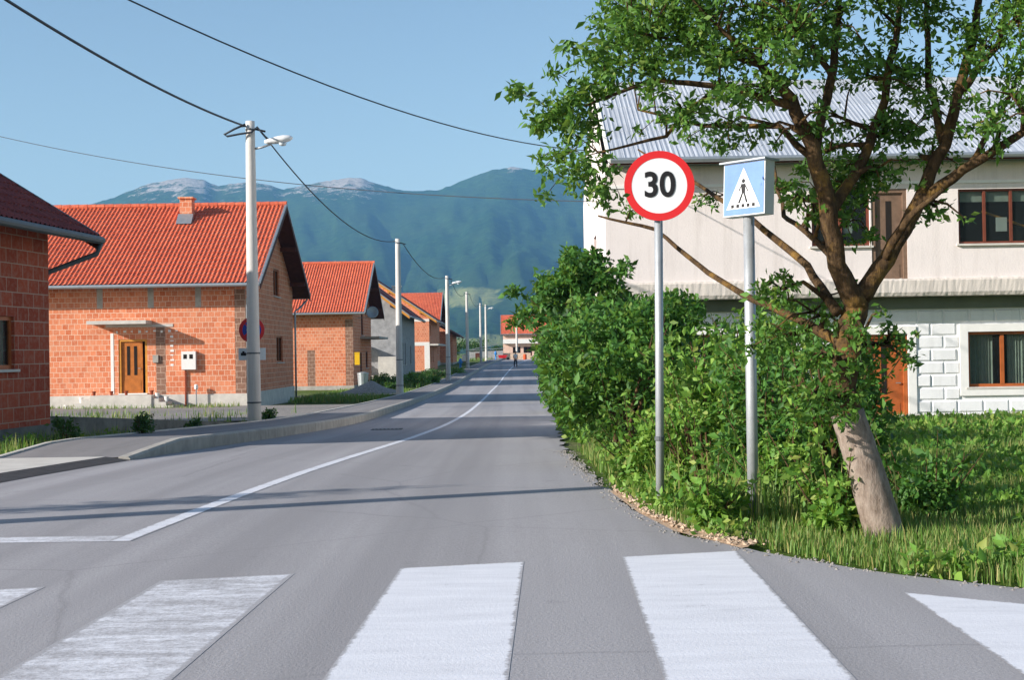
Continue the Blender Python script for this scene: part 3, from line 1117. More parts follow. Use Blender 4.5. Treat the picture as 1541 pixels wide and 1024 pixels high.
# --- grey rendered house
h4 = gable_house("rendered_house", "bare grey rendered house with an outside stair and dark roof", (-9.1, 133, pz(118)), R(90), 18, 10, 5.75, 37, MT['plaster_grey'], MT['tile_dark'],
                 fr=[(-15, 1.2, -14.2, 3.0), (-12.3, 1.2, -11.5, 3.0), (-6, 1.2, -5, 2.8)], lf=[(3.0, 3.6, 4.4, 4.6, dict(open=True))], oe=.9, og=.8, plinth=.1, coarse=3, barge='wood_ochre')
stn = MB()
for k in range(11):
    stn.box(-19.3, -18.02, 5.6 - .32 * (k + 1), 5.6 - .32 * k, -.5, 2.5 - .21 * k)
stn.build("staircase", MT['concrete_pale'], h4)
MB().box(-19.6, -18.02, .1, 1.6, -.4, 1.9).build("stair_wall", MT['concrete_pale'], h4)
MB().box(-19.2, -18.02, 2.2, 6.2, 2.55, 2.7).build("landing", MT['concrete'], h4)
MB().box(-18.05, -17.9, 3.6, 6.0, 3.9, 5.2).build("bare_brick_patch", MT['stone_pink'], h4)
# --- banded brick house
h5 = gable_house("brick_house", "brick house with white concrete bands and ochre bargeboards behind the grey house", (-8.2, 156, pz(140)), R(90), 15, 14, 5.5, 34, MT['brick'], MT['tile_dark'],
                 fr=[(-13, .9, -11.8, 2.9, dict(open=True)), (-9, .9, -7.8, 2.6, dict(open=True)), (-13, 3.6, -11.6, 4.7, dict(open=True))], oe=.8, og=1.0, plinth=.1, coarse=3, barge='wood_ochre', boards='wood_ochre')
MB().box(-15.02, -14.9, -.02, 13, 2.6, 2.95).build("concrete_band", MT['white'], h5)
MB().box(-15.02, -14.9, -.02, 13, 5.0, 5.25).build("concrete_band", MT['white'], h5)
MB().box(-15.025, -14.85, -.025, .5, .1, 2.6).build("concrete_post", MT['white'], h5)
MB().box(-15.0, 0, -.9, 0, 2.6, 2.78).build("balcony", MT['concrete_pale'], h5)
c5 = MB()
c5.box(-12.4, -11.7, 3.0, 3.8, 6, 8.6)
c5.box(-12.5, -11.6, 2.9, 3.9, 8.6, 8.75)
c5.build("chimney", MT['white'], h5)
# --- orange roof beyond, and the last dark roof
h6 = gable_house("brick_house", "far brick house whose orange roof slope shows above the ochre bargeboards", (-8.9, 163, pz(165)), 0, 10, 12, 5.6, 27, MT['brick'], MT['tile'], rt=[(3, 1.4, 4.4, 2.8), (7, 1.4, 8.4, 2.8)], coarse=3, og=.8)
h7 = gable_house("brick_house", "last brick house of the left row with a low dark red roof", (-7.4, 190, pz(182)), R(90), 13, 9, 3.9, 30, MT['brick'], MT['tile_dark'], fr=[(-10, 1, -8.8, 2.4), (-5, 1, -3.8, 2.4)], lf=[(2, 1, 3.2, 2.3)], coarse=3, oe=.9, plinth=.2, edge='gutter_dark')
h8 = gable_house("pink_house", "pale pink house with an orange roof at the far end of the road", (8.5, 236, pz(236) - .1), 0, 10, 8, 4.4, 36, plain("pink_render", '#d9b8a6', .9, .1, .15, 1.5, .2), MT['tile'],
                 fr=[(-8.4, .9, -7.1, 2.0), (-6.6, .5, -5.2, 2.0), (-3.4, .9, -2.2, 2.0)], coarse=3, oe=.5, og=.4, plinth=.2)
MB().box(-10, 0, -.9, 0, 2.55, 2.72).build("balcony", MT['white'], h8)
MB().box(-10, -.2, -.9, -.83, 2.72, 3.3).build("balcony_rail", MT['white'], h8)

# ruined outbuilding
rb = thing("stone_shed", "low grey stone shed with a flat sheet roof at the far left of the road", "shed", (-6.6, 216, pz(216)))
MB().box(0, 5.2, 0, 4, -.3, 1.45).build("wall", MT['plaster_grey'], rb)
m = MB()
m.prism([(-.3, -.3, 1.5), (5.4, -.3, 1.7), (5.4, -.3, 1.78), (-.3, -.3, 1.58)], (0, 4.6, 0))
m.prism([(.4, -.28, 1.62), (4.4, -.28, 2.35), (4.4, -.28, 2.42), (.4, -.28, 1.7)], (0, 3.2, 0))
m.build("roof", MT['zinc'], rb)
MB().box(1.0, 1.8, -.02, .02, 0, 1.1).build("door", MT['wood_dark'], rb)
MB().box(5.0, 9.4, .5, .8, -.2, 1.0).build("yard_wall", MT['stone_pink'], rb)

# low concrete retaining wall between the dark-roofed house and the first lamp post
m = MB()
N = 12
for i in range(N):
    a, b = i / N, (i + .985) / N
    pts = []
    for q in (a, b):
        x, y = -9.1 + 2.0 * q, 26.8 + 10.4 * q
        zt = .2 - .68 * q
        pts.append([Vector((x, y, pz(y) - .3)), Vector((x, y, zt)), Vector((x - .22, y + .04, zt)), Vector((x - .22, y + .04, pz(y) - .3))])
    Aq, Bq = pts
    for k in range(3):
        m.quad(Aq[k], Bq[k], Bq[k + 1], Aq[k + 1])
    m.add(Aq, [(0, 1, 2, 3)])
    m.add(Bq, [(3, 2, 1, 0)])
tag(m.build("retaining_wall", MT['concrete_dark']), "low bare concrete retaining wall between the dark-roofed house and the first lamp post", "wall")


# ------------------------------------------------------------------ white house on the right
YU, YL = 32.4, 33.05
zr = -.52
xl = P(912, 400, YU).x
rh = thing("white_house", "white two-storey house with pale metal roof behind the leaning tree", "house", (xl, YU, zr))
WL, DEP = 12.6, 9.6


def loc(px, py, Y):
    p = P(px, py, Y)
    return (p.x - xl, p.z - zr)


zl0 = loc(1450, 443, YU)[1]
zl1 = loc(1450, 418, YU)[1]
ze_ = loc(1300, 233, YU - .5)[1]
UW = []


def rect(pxa, pya, pxb, pyb, Y):
    a, b = loc(pxa, pyb, Y), loc(pxb, pya, Y)
    return (a[0], a[1], b[0], b[1])


w_a = rect(1443, 283, 1562, 367, YU)
w_b = rect(1222, 281, 1308, 371, YU)
w_c = rect(1313, 284, 1364, 432, YU)
zwall = ze_ - .05
m = MB()
panel(m, (0, 0, 0), (1, 0, 0), (0, -1, 0), 0, WL, zl0 + .002, zwall, [w_a, w_b, w_c])
apx = ze_ + 5.0 * math.tan(R(28)) - .1
dt = YL - YU
gt = lambda q: zwall + min(q, DEP - q) * math.tan(R(28))
panel(m, (0, 0, 0), (0, 1, 0), (-1, 0, 0), 0, DEP, zl0 + .002, gt, [(3.5, 3.4, 4.7, 4.7)], apex=DEP / 2)
panel(m, (WL, 0, 0), (0, 1, 0), (1, 0, 0), 0, DEP, zl0 + .002, gt, [], apex=DEP / 2)
panel(m, (0, DEP, 0), (1, 0, 0), (0, 1, 0), 0, WL, 0, zwall, [])
m.build("wall", MT['white_wall'], rh)
xfU = basis((0, 0, 0), (1, 0, 0), (0, -1, 0))
fa = window(rh, xfU, w_a, MT['frame_brown'], 2, None, True, None, .05)
MB().box(w_a[0] + .05, w_a[2] - .05, .16, .18, w_a[3] - .28, w_a[3] - .03, 0, xfU).build("blind", MT['curtain'], fa)
MB().box(w_a[0] + 1.0 - .1, w_a[0] + 1.15, .13, .15, w_a[1] + .28, w_a[1] + .6, 0, xfU).build("paper", MT['white'], fa)
brc = MB()
brc.tube([xfU @ Vector((w_a[0] + .6, .2, w_a[1] + .75)), xfU @ Vector((w_a[0] + 1.7, .2, w_a[1] + .35))], .03, 5)
brc.build("brace", MT['wood_ochre'], fa)
fb = window(rh, xfU, w_b, MT['frame_brown'], 1, None, True, None, .06)
MB().box(w_b[0] + .75, w_b[0] + .95, .13, .15, w_b[1] + .3, w_b[1] + .7, 0, xfU).build("paper", MT['white'], fb)
MT['faded_brown'] = plain("faded_brown_wood", '#77604f', .7, .2, .25, 6, .1)
door(rh, xfU, w_c, 'faded_brown', 1, 'faded_brown')
window(rh, basis((0, 0, 0), (0, 1, 0), (-1, 0, 0)), (3.5, 3.4, 4.7, 4.7), MT['frame_brown'], 1, None)
# ledge slab between the storeys, rough broken edge
ld = MB()
nn_ = 220
sec = []
for i in range(nn_ + 1):
    x = -.12 + (WL + .24) * i / nn_
    j1, j2, j3 = (random.uniform(-1, 1) for _ in range(3))
    sec.append([(x, dt + .1, zl0 - .02), (x, -.06 + .006 * j1, zl0 - .02 + .006 * j2), (x, -.1 + .005 * j3, zl0 + .06 + .004 * j1), (x, -.1 + .005 * j2, zl1 - .05 + .004 * j3), (x, -.05, zl1 + .008 * j1), (x, dt + .1, zl1)])
for i in range(nn_):
    for k in range(5):
        ld.quad(sec[i][k], sec[i + 1][k], sec[i + 1][k + 1], sec[i][k + 1])
ld.add(sec[0], [tuple(range(6))])
ld.add(sec[-1], [tuple(range(6))[::-1]])
ld.build("floor_slab", stained("rough_slab_edge", '#cfc6bc', '#7f776c', .95, .6), rh)
# ground floor
w_d = rect(1298, 503, 1365, 641, YL)
w_e = rect(1457, 498, 1562, 583, YL)
w_f = (1.2, 1.0, 2.6, 2.1)
m = MB()
panel(m, (0, dt, 0), (1, 0, 0), (0, -1, 0), .05, WL - .05, -.3, zl0 - .02, [w_d, w_e, w_f])
panel(m, (.05, dt, 0), (0, 1, 0), (-1, 0, 0), 0, DEP - dt, -.3, zl0 + .002, [])
panel(m, (WL - .05, dt, 0), (0, 1, 0), (1, 0, 0), 0, DEP - dt, -.3, zl0 + .002, [])
m.build("ground_floor_wall", MT['white_block'], rh)
blk = MB()
sur = .2
rowh = .3
nr = int((zl0 - .35) / rowh)
for r_ in range(nr + 1):
    za, zb_ = -.1 + r_ * rowh, -.1 + (r_ + 1) * rowh - .02
    zb_ = min(zb_, zl0 - .3)
    if zb_ - za < .1:
        continue
    c = .06 - (r_ % 2) * .3
    while c < WL - .1:
        a, b = max(c, .06), min(c + .6 - .02, WL - .06)
        c += .6
        segs = [(a, b)]
        for (o0, p0, o1, p1) in (w_d, w_e, w_f):
            if zb_ > p0 - sur and za < p1 + sur:
                ns = []
                for (s0, s1) in segs:
                    if s1 <= o0 - sur or s0 >= o1 + sur:
                        ns.append((s0, s1))
                    else:
                        if s0 < o0 - sur:
                            ns.append((s0, o0 - sur))
                        if s1 > o1 + sur:
                            ns.append((o1 + sur, s1))
                segs = ns
        for (s0, s1) in segs:
            if s1 - s0 < .06:
                continue
            y = dt
            pr = .034 + random.uniform(-.012, .008)
            e = min(.03, (s1 - s0) * .3)
            blk.add([(s0, y, za), (s1, y, za), (s1, y, zb_), (s0, y, zb_), (s0 + e, y - pr, za + .03), (s1 - e, y - pr, za + .03), (s1 - e, y - pr, zb_ - .03), (s0 + e, y - pr, zb_ - .03)],
                    [(0, 1, 5, 4), (1, 2, 6, 5), (2, 3, 7, 6), (3, 0, 4, 7), (4, 5, 6, 7)])
blk.build("stone_facing", MT['white_block'], rh)
MB().box(.06, WL - .06, dt - .09, dt - .002, zl0 - .3, zl0 - .03).build("edge_beam", MT['soffit'], rh)
xfL = basis((0, dt, 0), (1, 0, 0), (0, -1, 0))
for w_ in (w_d, w_e, w_f):
    s_ = MB()
    lo = w_[1] - (sur if w_ is not w_d else 0)
    s_.box(w_[0] - sur + .01, w_[0], -.06, .03, lo, w_[3] + sur - .02, 0, xfL)
    s_.box(w_[2], w_[2] + sur - .01, -.06, .03, lo, w_[3] + sur - .02, 0, xfL)
    s_.box(w_[0], w_[2], -.058, .03, w_[3], w_[3] + sur - .022, 0, xfL)
    if w_ is not w_d:
        s_.box(w_[0], w_[2], -.058, .03, lo, w_[1], 0, xfL)
    s_.build("surround", MT['white'], rh)
door(rh, xfL, w_d, 'wood_red', 1, 'wood_red')
fe = window(rh, xfL, w_e, MT['wood_red'], 1, MT['curtain'], True, None, .07)
window(rh, xfL, w_f, MT['wood_red'], 1, MT['curtain'], True, None, .07)
# metal roof
rm = MB()
oe_ = .55
xg0, xg1 = .1, WL + .45
ridge = zwall + (DEP / 2) * math.tan(R(28)) + .12
tile_slope(rm, (xg0, -oe_, ze_), (xg1, -oe_, ze_), (xg0, DEP / 2, ridge), (xg1, DEP / 2, ridge), wave=.11, course=1.6, amp=.008, spw=5, lift=.012)
tile_slope(rm, (xg0, DEP + oe_, ze_), (xg1, DEP + oe_, ze_), (xg0, DEP / 2, ridge), (xg1, DEP / 2, ridge), wave=.11, course=1.6, amp=.014, spw=4, lift=.012)
rm.tube([(xg0, DEP / 2, ridge + .01), (xg1, DEP / 2, ridge + .01)], .09, 8)
rm.build("roof", MT['roof_metal'], rh)
m = MB()
m.box(xg0 + .02, xg1 - .05, -oe_ + .02, -.002, ze_ - .12, ze_ - .07)
m.build("soffit", MT['soffit'], rh)
MB().box(xg0, xg1, -oe_ - .02, -oe_ + .02, ze_ - .15, ze_ - .04).build("fascia", MT['wood_dark'], rh)
MB().tube([(xg0, -oe_ - .1, ze_ - .06), (xg1, -oe_ - .1, ze_ - .06)], .065, 8).build("gutter", MT['zinc'], rh)
MB().box(-.02, WL, -.03, -.002, ze_ - .62, ze_ - .55).build("cornice", MT['white'], rh)
for s_ in (-1, 1):
    m = MB()
    ya = -oe_ if s_ < 0 else DEP + oe_
    m.prism([(xg0 - .04, ya, ze_ - .16), (xg0 - .04, DEP / 2, ridge - .16), (xg0 - .04, DEP / 2, ridge + .03), (xg0 - .04, ya, ze_ + .03)], (.05, 0, 0))
    m.build("bargeboard", MT['white'], rh)
# garden edging in front of it
ge = MB()
for i in range(28):
    x = 6.8 + i * .21 + random.uniform(-.02, .02)
    ge.box(x, x + .13, YU - .35, YU - .22, pz(YU) - .1, pz(YU) + .16 + random.uniform(-.02, .04))
tag(ge.build("garden_edging", MT['concrete_pale']), "row of short pale stones edging the lawn below the white house", "garden edging")


# ------------------------------------------------------------------ poles, lamps and cables
def lamp_post(label, x, y, H, lamp=False, r0=.19, r1=.12, lx=1, grp="concrete posts along the pavement"):
    z = pz(y)
    o = thing("lamp_post" if lamp else "utility_pole", label, "lamp post" if lamp else "utility pole", (x, y, z), 0, grp)
    n = 14
    MB().tube([(0, 0, -.3 + (H + .3) * i / n) for i in range(n + 1)], [r0 + (r1 - r0) * i / n for i in range(n + 1)], 16).build("shaft", MT['pole'], o, True)
    bnd = MB()
    for zz in (.6, 1.9, H - .25):
        bnd.lathe([(r0 + (r1 - r0) * zz / H + .004, zz), (r0 + (r1 - r0) * zz / H + .008, zz + .02), (r0 + (r1 - r0) * zz / H + .004, zz + .04)], seg=16)
    bnd.build("band", MT['gutter_dark'], o)
    m = MB()
    m.tube([(r1 * .8, 0, H - .2), (r1 + .28, -.02, H - .28)], .03, 6)
    m.tube([(-r1 * .8, 0, H - .12), (-r1 - .12, -.05, H - .14)], .025, 6)
    m.build("bracket", MT['black'], o)
    if lamp:
        a = MB()
        za = H - .62
        a.tube([(.05, 0, za - .12), (.3, -.03, za - .08), (.55, -.05, za + .0)], .03, 8)
        a.build("lamp_arm", MT['steel'], o, True)
        hd = MB()
        sec = []
        for t, hw, hh in ((0, .05, .04), (.1, .075, .07), (.3, .11, .1), (.5, .13, .11), (.66, .1, .08), (.74, .04, .03)):
            sec.append([(.38 + t, -.06 + hw * math.cos(q), za + .06 + t * .13 + hh * math.sin(q)) for q in [2 * math.pi * k / 12 for k in range(12)]])
        vs = [p for s_ in sec for p in s_]
        fs = []
        for i in range(len(sec) - 1):
            for k in range(12):
                fs.append((i * 12 + k, i * 12 + (k + 1) % 12, (i + 1) * 12 + (k + 1) % 12, (i + 1) * 12 + k))
        fs += [tuple(range(12))[::-1], tuple(len(vs) - 12 + k for k in range(12))]
        hd.add(vs, fs)
        ho = hd.build("lamp_head", MT['lamp_shell'], o, True)
        bw = MB()
        bw.lathe([(.02, -.075), (.08, -.06), (.11, 0)], (.86, -.06, za + .02), 12)
        bw.build("lamp_bowl", MT['lamp_bowl'], ho, True)
    return o


def topz(y, H):
    return pz(y) + H


posts = [("concrete utility pole out of frame left of the zebra crossing", -8.75, 9.0, 8.0, False),
         ("nearest concrete lamp post, tall in front of the canopy house", P(383, 640, 37.5).x, 37.5, 8.05, True),
         ("slim concrete pole without a lamp beside the gravel heap", P(602, 598, 72).x, 72, 8.05, False),
         ("concrete lamp post in front of the banded brick house", P(675, 577, 107).x, 107, 8.05, True),
         ("lampless concrete pole right beside the blue hydrant", P(704, 556, 146).x, 146, 8.0, False),
         ("distant lampless pole next to a slightly farther lamp post", P(724, 546, 190).x, 190, 7.9, False),
         ("farthest lamp post, close behind a lampless pole", P(732, 545, 201).x, 201, 8.0, True),
         ("white concrete pole in front of the far pink house", P(778, 538, 218).x, 218, 6.6, False)]
for (lb, x, y, H, lm) in posts:
    lamp_post(lb, x, y, H, lm)
lamp_post("tall utility pole out of frame in the second row, holding a thin wire", -18.6, 47, 10.1, False, grp=None)


def cable(label, a, b, sag, r=.02, name="power_cable"):
    a, b = Vector(a), Vector(b)
    n = 28
    pts = [a.lerp(b, i / n) - Vector((0, 0, 4 * sag * (i / n) * (1 - i / n))) for i in range(n + 1)]
    o = MB().tube(pts, r, 6).build(name, MT['cable'], None, True)
    return tag(o, label, "cable", "overhead cables")


tops = [Vector((x + (.2 if False else -.15), y, topz(y, H) - .12)) for (_, x, y, H, _) in posts]
nm = ["thick black cable rising from the nearest lamp post to the top left corner", "sagging black cable from the nearest lamp post to the slim pole by the gravel heap",
      "black cable from the slim pole to the lamp post by the banded house", "black cable between the third and fourth posts, short in the distance",
      "thin distant cable beyond the pole by the blue hydrant", "tiny cable joining the two farthest left-hand posts"]
for i in range(6):
    a, b = tops[i].copy(), tops[i + 1].copy()
    if i:
        a.x += .45
        a.z -= .18
    cable(nm[i], a, b, [.62, .85, .65, .7, .7, .1][i], [.026, .02, .02, .02, .02, .02][i])
# loop of slack cable on the nearest post
lp = tops[1]
MB_ = MB()
MB_.tube([lp + Vector(q) for q in ((.05, -.14, .02), (-.25, -.2, -.12), (-.5, -.22, -.26), (-.42, -.2, -.3), (-.1, -.18, -.24), (.2, -.17, -.2), (.36, -.16, -.06), (.55, -.1, -.3), (.75, 0, -.48))], .03, 6)
tag(MB_.build("cable_loop", MT['cable'], None, True), "slack black cable loop tied round the top of the nearest lamp post", "cable", "overhead cables")
cable("long cable from the top of the frame down into the leaning tree", tops[0] + Vector((.3, 0, -.75)), (xl + .05, 33.4, zr + gt(1.0) - .1), 1.05, .011)
cable("thin wire crossing the sky and mountain behind the nearest lamp post", (-18.6, 47, topz(47, 10.1) - .25), P(918, 304, 32.9), .55, .011)

# ------------------------------------------------------------------ signs
def disc(mb, r0, r1, y, seg=48, mi=0, thick=0.0):
    vs, fs = [], []
    for k in range(seg):
        a = 2 * math.pi * k / seg
        vs.append((r1 * math.cos(a), y, r1 * math.sin(a)))
    if r0 <= 0:
        mb.add(vs, [tuple(range(seg))], mi)
    else:
        for k in range(seg):
            a = 2 * math.pi * k / seg
            vs.append((r0 * math.cos(a), y, r0 * math.sin(a)))
        mb.add(vs, [(k, (k + 1) % seg, seg + (k + 1) % seg, seg + k) for k in range(seg)], mi)


def text_mesh(txt, size, bold=.0, ext=.001):
    cu = bpy.data.curves.new("text", 'FONT')
    cu.body = txt
    cu.size = size
    cu.align_x = 'CENTER'
    cu.align_y = 'CENTER'
    cu.offset = bold
    cu.extrude = ext
    o = bpy.data.objects.new("text", cu)
    COL.objects.link(o)
    bpy.context.view_layer.update()
    me = bpy.data.meshes.new_from_object(o.evaluated_get(bpy.context.evaluated_depsgraph_get()))
    bpy.data.objects.remove(o)
    return me


YS = 11.2
pb_ = P(993, 765, YS)
pt_ = P(991, 281, YS)
sg = thing("speed_limit_sign", "round red-rimmed 30 speed limit sign on a grey post at the road edge", "road sign", (pb_.x, YS, 0))
MB().tube([(0, 0, -.3), (pt_.x - pb_.x, 0, pt_.z + .15)], .033, 14).build("post", MT['steel'], sg, True)
bnd_ = MB()
for z_ in (pt_.z - .1, pt_.z + .1, .55):
    bnd_.lathe([(.034, z_ - .018), (.039, z_ - .012), (.039, z_ + .012), (.034, z_ + .018)], ((pt_.x - pb_.x) * z_ / pt_.z, 0, 0), 14)
bnd_.build("band", MT['gutter_dark'], sg)
face = MB()
rs = .275
face.lathe([(rs, 0), (rs, .018)], seg=48, axis='Y')
fo = face.build("sign_plate", MT['steel'], sg)
fo.location = (pt_.x - pb_.x, -.06, pt_.z)
fo.rotation_euler = (0, 0, R(-3))
m = MB()
disc(m, 0, rs * .83, -.0025)
m.build("white_field", MT['sign_white'], fo)
m = MB()
disc(m, rs * .79, rs, -.004)
m.build("red_rim", MT['red'], fo)
tm = text_mesh("30", .275, .006)
to = link("numerals", tm, MT['black'], fo)
to.rotation_euler = (math.pi / 2, 0, 0)
to.location = (0, -.006, -.0)
to.scale = (.92, 1.0, 1)
m = MB()
m.box(-.06, .06, .018, .03, -.1, -.07)
m.box(-.06, .06, .018, .03, .07, .1)
m.build("clamp", MT['zinc'], fo)

YC = 10.1
pc = P(1134, 792, YC)
pc2 = P(1126, 290, YC)
cs = thing("crossing_sign", "small faded blue and white square pedestrian crossing sign on a grey post", "road sign", (pc.x, YC, .02))
MB().tube([(0, 0, -.3), (pc2.x - pc.x, 0, pc2.z - .12)], .04, 14).build("post", MT['steel'], cs, True)
bxs = MB()
hw = .19
bxs.box(-hw, hw, -.05, .05, -hw, hw)
bo = bxs.build("sign_box", MT['sign_white'], cs)
bo.location = (pc2.x - pc.x, -.02, pc2.z)
bo.rotation_euler = (R(-3), 0, R(-50))
m = MB()
m.box(-hw + .008, hw - .008, -.0535, -.0505, -hw + .008, hw - .008)
m.build("blue_field", MT['blue_faded'], bo)
m = MB()
m.prism([(-.155, -.0545, -.14), (.155, -.0545, -.14), (0, -.0545, .15)], (0, -.002, 0))
tr = m.build("white_triangle", MT['sign_white'], bo)
m = MB()   # walking figure and stripes
y = -.0575
m.lathe([(.001, y), (.016, y + .0008)], (0, 0, .055), 12, 0, 'Y')
m.prism([(-.022, y, .035), (.02, y, .035), (.016, y, -.03), (-.014, y, -.03)], (0, -.001, 0))
m.prism([(-.014, y, -.03), (.0, y, -.03), (-.03, y, -.1), (-.048, y, -.1)], (0, -.001, 0))
m.prism([(.002, y, -.03), (.016, y, -.03), (.042, y, -.1), (.026, y, -.1)], (0, -.001, 0))
m.prism([(.014, y, .03), (.02, y, .025), (.045, y, -.015), (.035, y, -.02)], (0, -.001, 0))
m.prism([(-.016, y, .03), (-.022, y, .025), (-.045, y, -.012), (-.036, y, -.018)], (0, -.001, 0))
m.build("walking_figure", MT['black'], bo)
m = MB()
for k in range(5):
    m.box(-.11 + k * .048, -.085 + k * .048, y - .001, y, -.132, -.108)
m.build("stripe_marking", MT['black'], bo)
MB().prism([(-hw - .02, -.08, hw), (hw + .02, -.08, hw), (hw + .02, -.08, hw + .012), (-hw - .02, -.08, hw + .012)], (0, .16, 0)).build("sign_hood", MT['zinc'], bo)

# no stopping sign on the nearest lamp post
X1, Y1_ = posts[1][1], 37.5
c1 = P(379, 497, 37.75)
ns = thing("no_stopping_sign", "blue and red no stopping sign with white plate, half hidden by a post", "road sign", (c1.x, 37.74, c1.z))
m = MB().lathe([(.34, 0), (.34, .015)], seg=40, axis='Y')
no = m.build("sign_plate", MT['steel'], ns)
m = MB()
disc(m, 0, .27, -.002)
m.build("blue_field", MT['blue'], no)
m = MB()
disc(m, .25, .34, -.004)
for s_ in (-1, 1):
    m.prism([(-.2 * s_ - .03, -.0045, -.17), (-.2 * s_ + .04, -.0045, -.2), (.2 * s_ + .03, -.0045, .17), (.2 * s_ - .04, -.0045, .2)], (0, -.001, 0))
m.build("red_rim", MT['red'], no)
m = MB().box(-.36, .36, 0, .012, -.8, -.48)
po = m.build("lower_plate", MT['sign_white'], ns)
m = MB()
m.box(-.3, -.16, -.003, -.0005, -.68, -.6)
m.box(-.26, -.2, -.0035, -.0006, -.6, -.56)
m.prism([(-.15, -.003, -.62), (-.15, -.003, -.66), (-.11, -.003, -.64)], (0, .002, 0))
m.build("tow_symbol", MT['black'], po)
MB().box(-.1, .1, -.25, 0, -.02, .02).build("bracket", MT['zinc'], ns)


# ------------------------------------------------------------------ vegetation
def leaf_arrays(pts, size, jitter=.5, droop=.2, aspect=.5, outward=None):
    n = len(pts)
    d = rng.normal(size=(n, 3))
    if outward is not None:
        d += outward * .8
    d[:, 2] -= droop
    d /= np.linalg.norm(d, axis=1)[:, None]
    r = rng.normal(size=(n, 3))
    s = np.cross(d, r)
    s /= np.maximum(1e-6, np.linalg.norm(s, axis=1))[:, None]
    u = np.cross(s, d)
    L = size * (1 + rng.uniform(-jitter, jitter, n))[:, None] * np.where(rng.random(n) < .18, 1.35, 1)[:, None]
    Wd = L * aspect
    b = pts
    tip = pts + d * L
    mid = pts + d * L * .45
    l_ = mid + s * Wd * .5 + u * L * .1
    r_ = mid - s * Wd * .5 + u * L * .1
    V = np.stack([b, l_, tip, r_], 1).reshape(-1, 3)
    k = np.arange(n) * 4
    T_ = np.concatenate([np.stack([k, k + 2, k + 1], 1), np.stack([k, k + 3, k + 2], 1)])
    return V, T_


def ell_points(c, rad, n, shell=.55, holes=0.0, seed=1):
    """points in an ellipsoid, denser towards the skin, clumped"""
    d = rng.normal(size=(n, 3))
    d /= np.linalg.norm(d, axis=1)[:, None]
    rr = (shell + (1 - shell) * rng.random(n)) ** 1.0
    rr = np.where(rng.random(n) < .35, rng.random(n) ** .5, rr)
    bump = .78 + .5 * fbm((d[:, 0] + 3) * 2.2 + seed, (d[:, 2] + d[:, 1] * .7 + 3) * 2.2, 3, seed)
    p = np.array(c) + d * (rr * bump)[:, None] * np.array(rad)
    if holes:
        q = fbm((p[:, 0] + p[:, 1] * .6) * 2.3 + 40, (p[:, 2] + p[:, 1] * .5) * 2.3 + 40, 3, seed + 5)
        p = p[q > holes]
    return p


def bush(name, label, cat, x, y, rx, ry, h, n, size, mat, seed=1, group=None, base=0.0, stems=7, holes=.42, aspect=.5):
    z = pz(y)
    o = thing(name, label, cat, (x, y, z), 0, group)
    cz = base + (h - base) / 2
    sub = []
    k = 9
    rr = random.Random(seed)
    for i in range(k):
        a = rr.uniform(0, 6.283)
        q = rr.uniform(.3, .85)
        sub.append((math.cos(a) * rx * q, math.sin(a) * ry * q, base + (h - base) * rr.uniform(.2, .92), rr.uniform(.26, .55)))
    pts = [ell_points((0, 0, cz), (rx * .8, ry * .8, (h - base) / 2 * .92), n // 3, .6, holes, seed)]
    for (a, b, c, s_) in sub:
        pts.append(ell_points((a, b, c), (rx * s_, ry * s_, (h - base) * .5 * s_), n // k * 2 // 3 + 1, .6, holes, seed + 3))
    shoots = []
    for i in range(int(10 + 6 * h) if n > 2000 else 0):
        a, q = rr.uniform(0, 6.283), rr.uniform(.4, .95)
        b0_ = Vector((math.cos(a) * rx * q, math.sin(a) * ry * q, base + (h - base) * rr.uniform(.45, .9)))
        e_ = b0_ + Vector((math.cos(a) * rr.uniform(.05, .3), math.sin(a) * rr.uniform(.05, .3), rr.uniform(.1, .45)))
        shoots.append((b0_, e_))
        tt_ = rng.random((26, 1))
        pts.append(np.array(b0_) * (1 - tt_) + np.array(e_) * tt_ + rng.normal(0, .025, (26, 3)))
    pts = np.concatenate(pts)
    pts = pts[pts[:, 2] > .03]
    V, T_ = leaf_arrays(pts, size, aspect=aspect)
    st_ = MB()
    for i in range(stems):
        a = rr.uniform(0, 6.283)
        q = rr.uniform(.25, .7)
        e = Vector((math.cos(a) * rx * q, math.sin(a) * ry * q, h * rr.uniform(.6, .92)))
        st_.tube([(e.x * .12, e.y * .12, -.1), (e.x * .4 + rr.uniform(-.05, .05), e.y * .4, e.z * .45), e], [.02 + .012 * h, .014 + .006 * h, .005], 6)
    for (b0_, e_) in shoots:
        st_.tube([b0_ * .7, b0_, e_], [.008, .006, .002], 5)
    st_.build("stem", MT['bark'], o, True)
    np_mesh("foliage", V, T_, mat, o)
    return o


HG = "roadside bushes on the right"
bush("bush", "tall leafy bush leaning over the road edge just beyond the speed limit sign", "bush", 1.3, 16.8, 1.02, 1.3, 1.95, 16000, .085, MT['leaf_hedge'], 1, HG)
bush("bush", "dense bush second along the road from the speed limit sign", "bush", 1.58, 20.0, 1.08, 1.4, 2.15, 13000, .095, MT['leaf_hedge'], 2, HG)
bush("bush", "third roadside bush, at the foot of the round-crowned tree", "bush", 1.8, 23.6, 1.1, 1.6, 2.2, 10000, .1, MT['leaf_dark'], 3, HG)
bush("bush", "light green bush directly behind the speed limit sign post", "bush", 2.0, 13.9, .75, .8, 1.6, 4600, .075, MT['leaf_light'], 4, HG)
bush("bush", "bush behind the pedestrian crossing sign", "bush", 2.3, 12.4, .6, .7, 1.5, 4200, .07, MT['leaf_hedge'], 5, HG)
bush("bush", "bush crowding the left side of the leaning tree trunk", "bush", 2.47, 10.9, .4, .45, 1.3, 4200, .062, MT['leaf_hedge'], 6, HG)
bush("bush", "bush in front of the white house wall, left of the orange door", "bush", 4.6, 27, 1.6, 1.5, 2.3, 10000, .09, MT['leaf_hedge'], 7, HG)
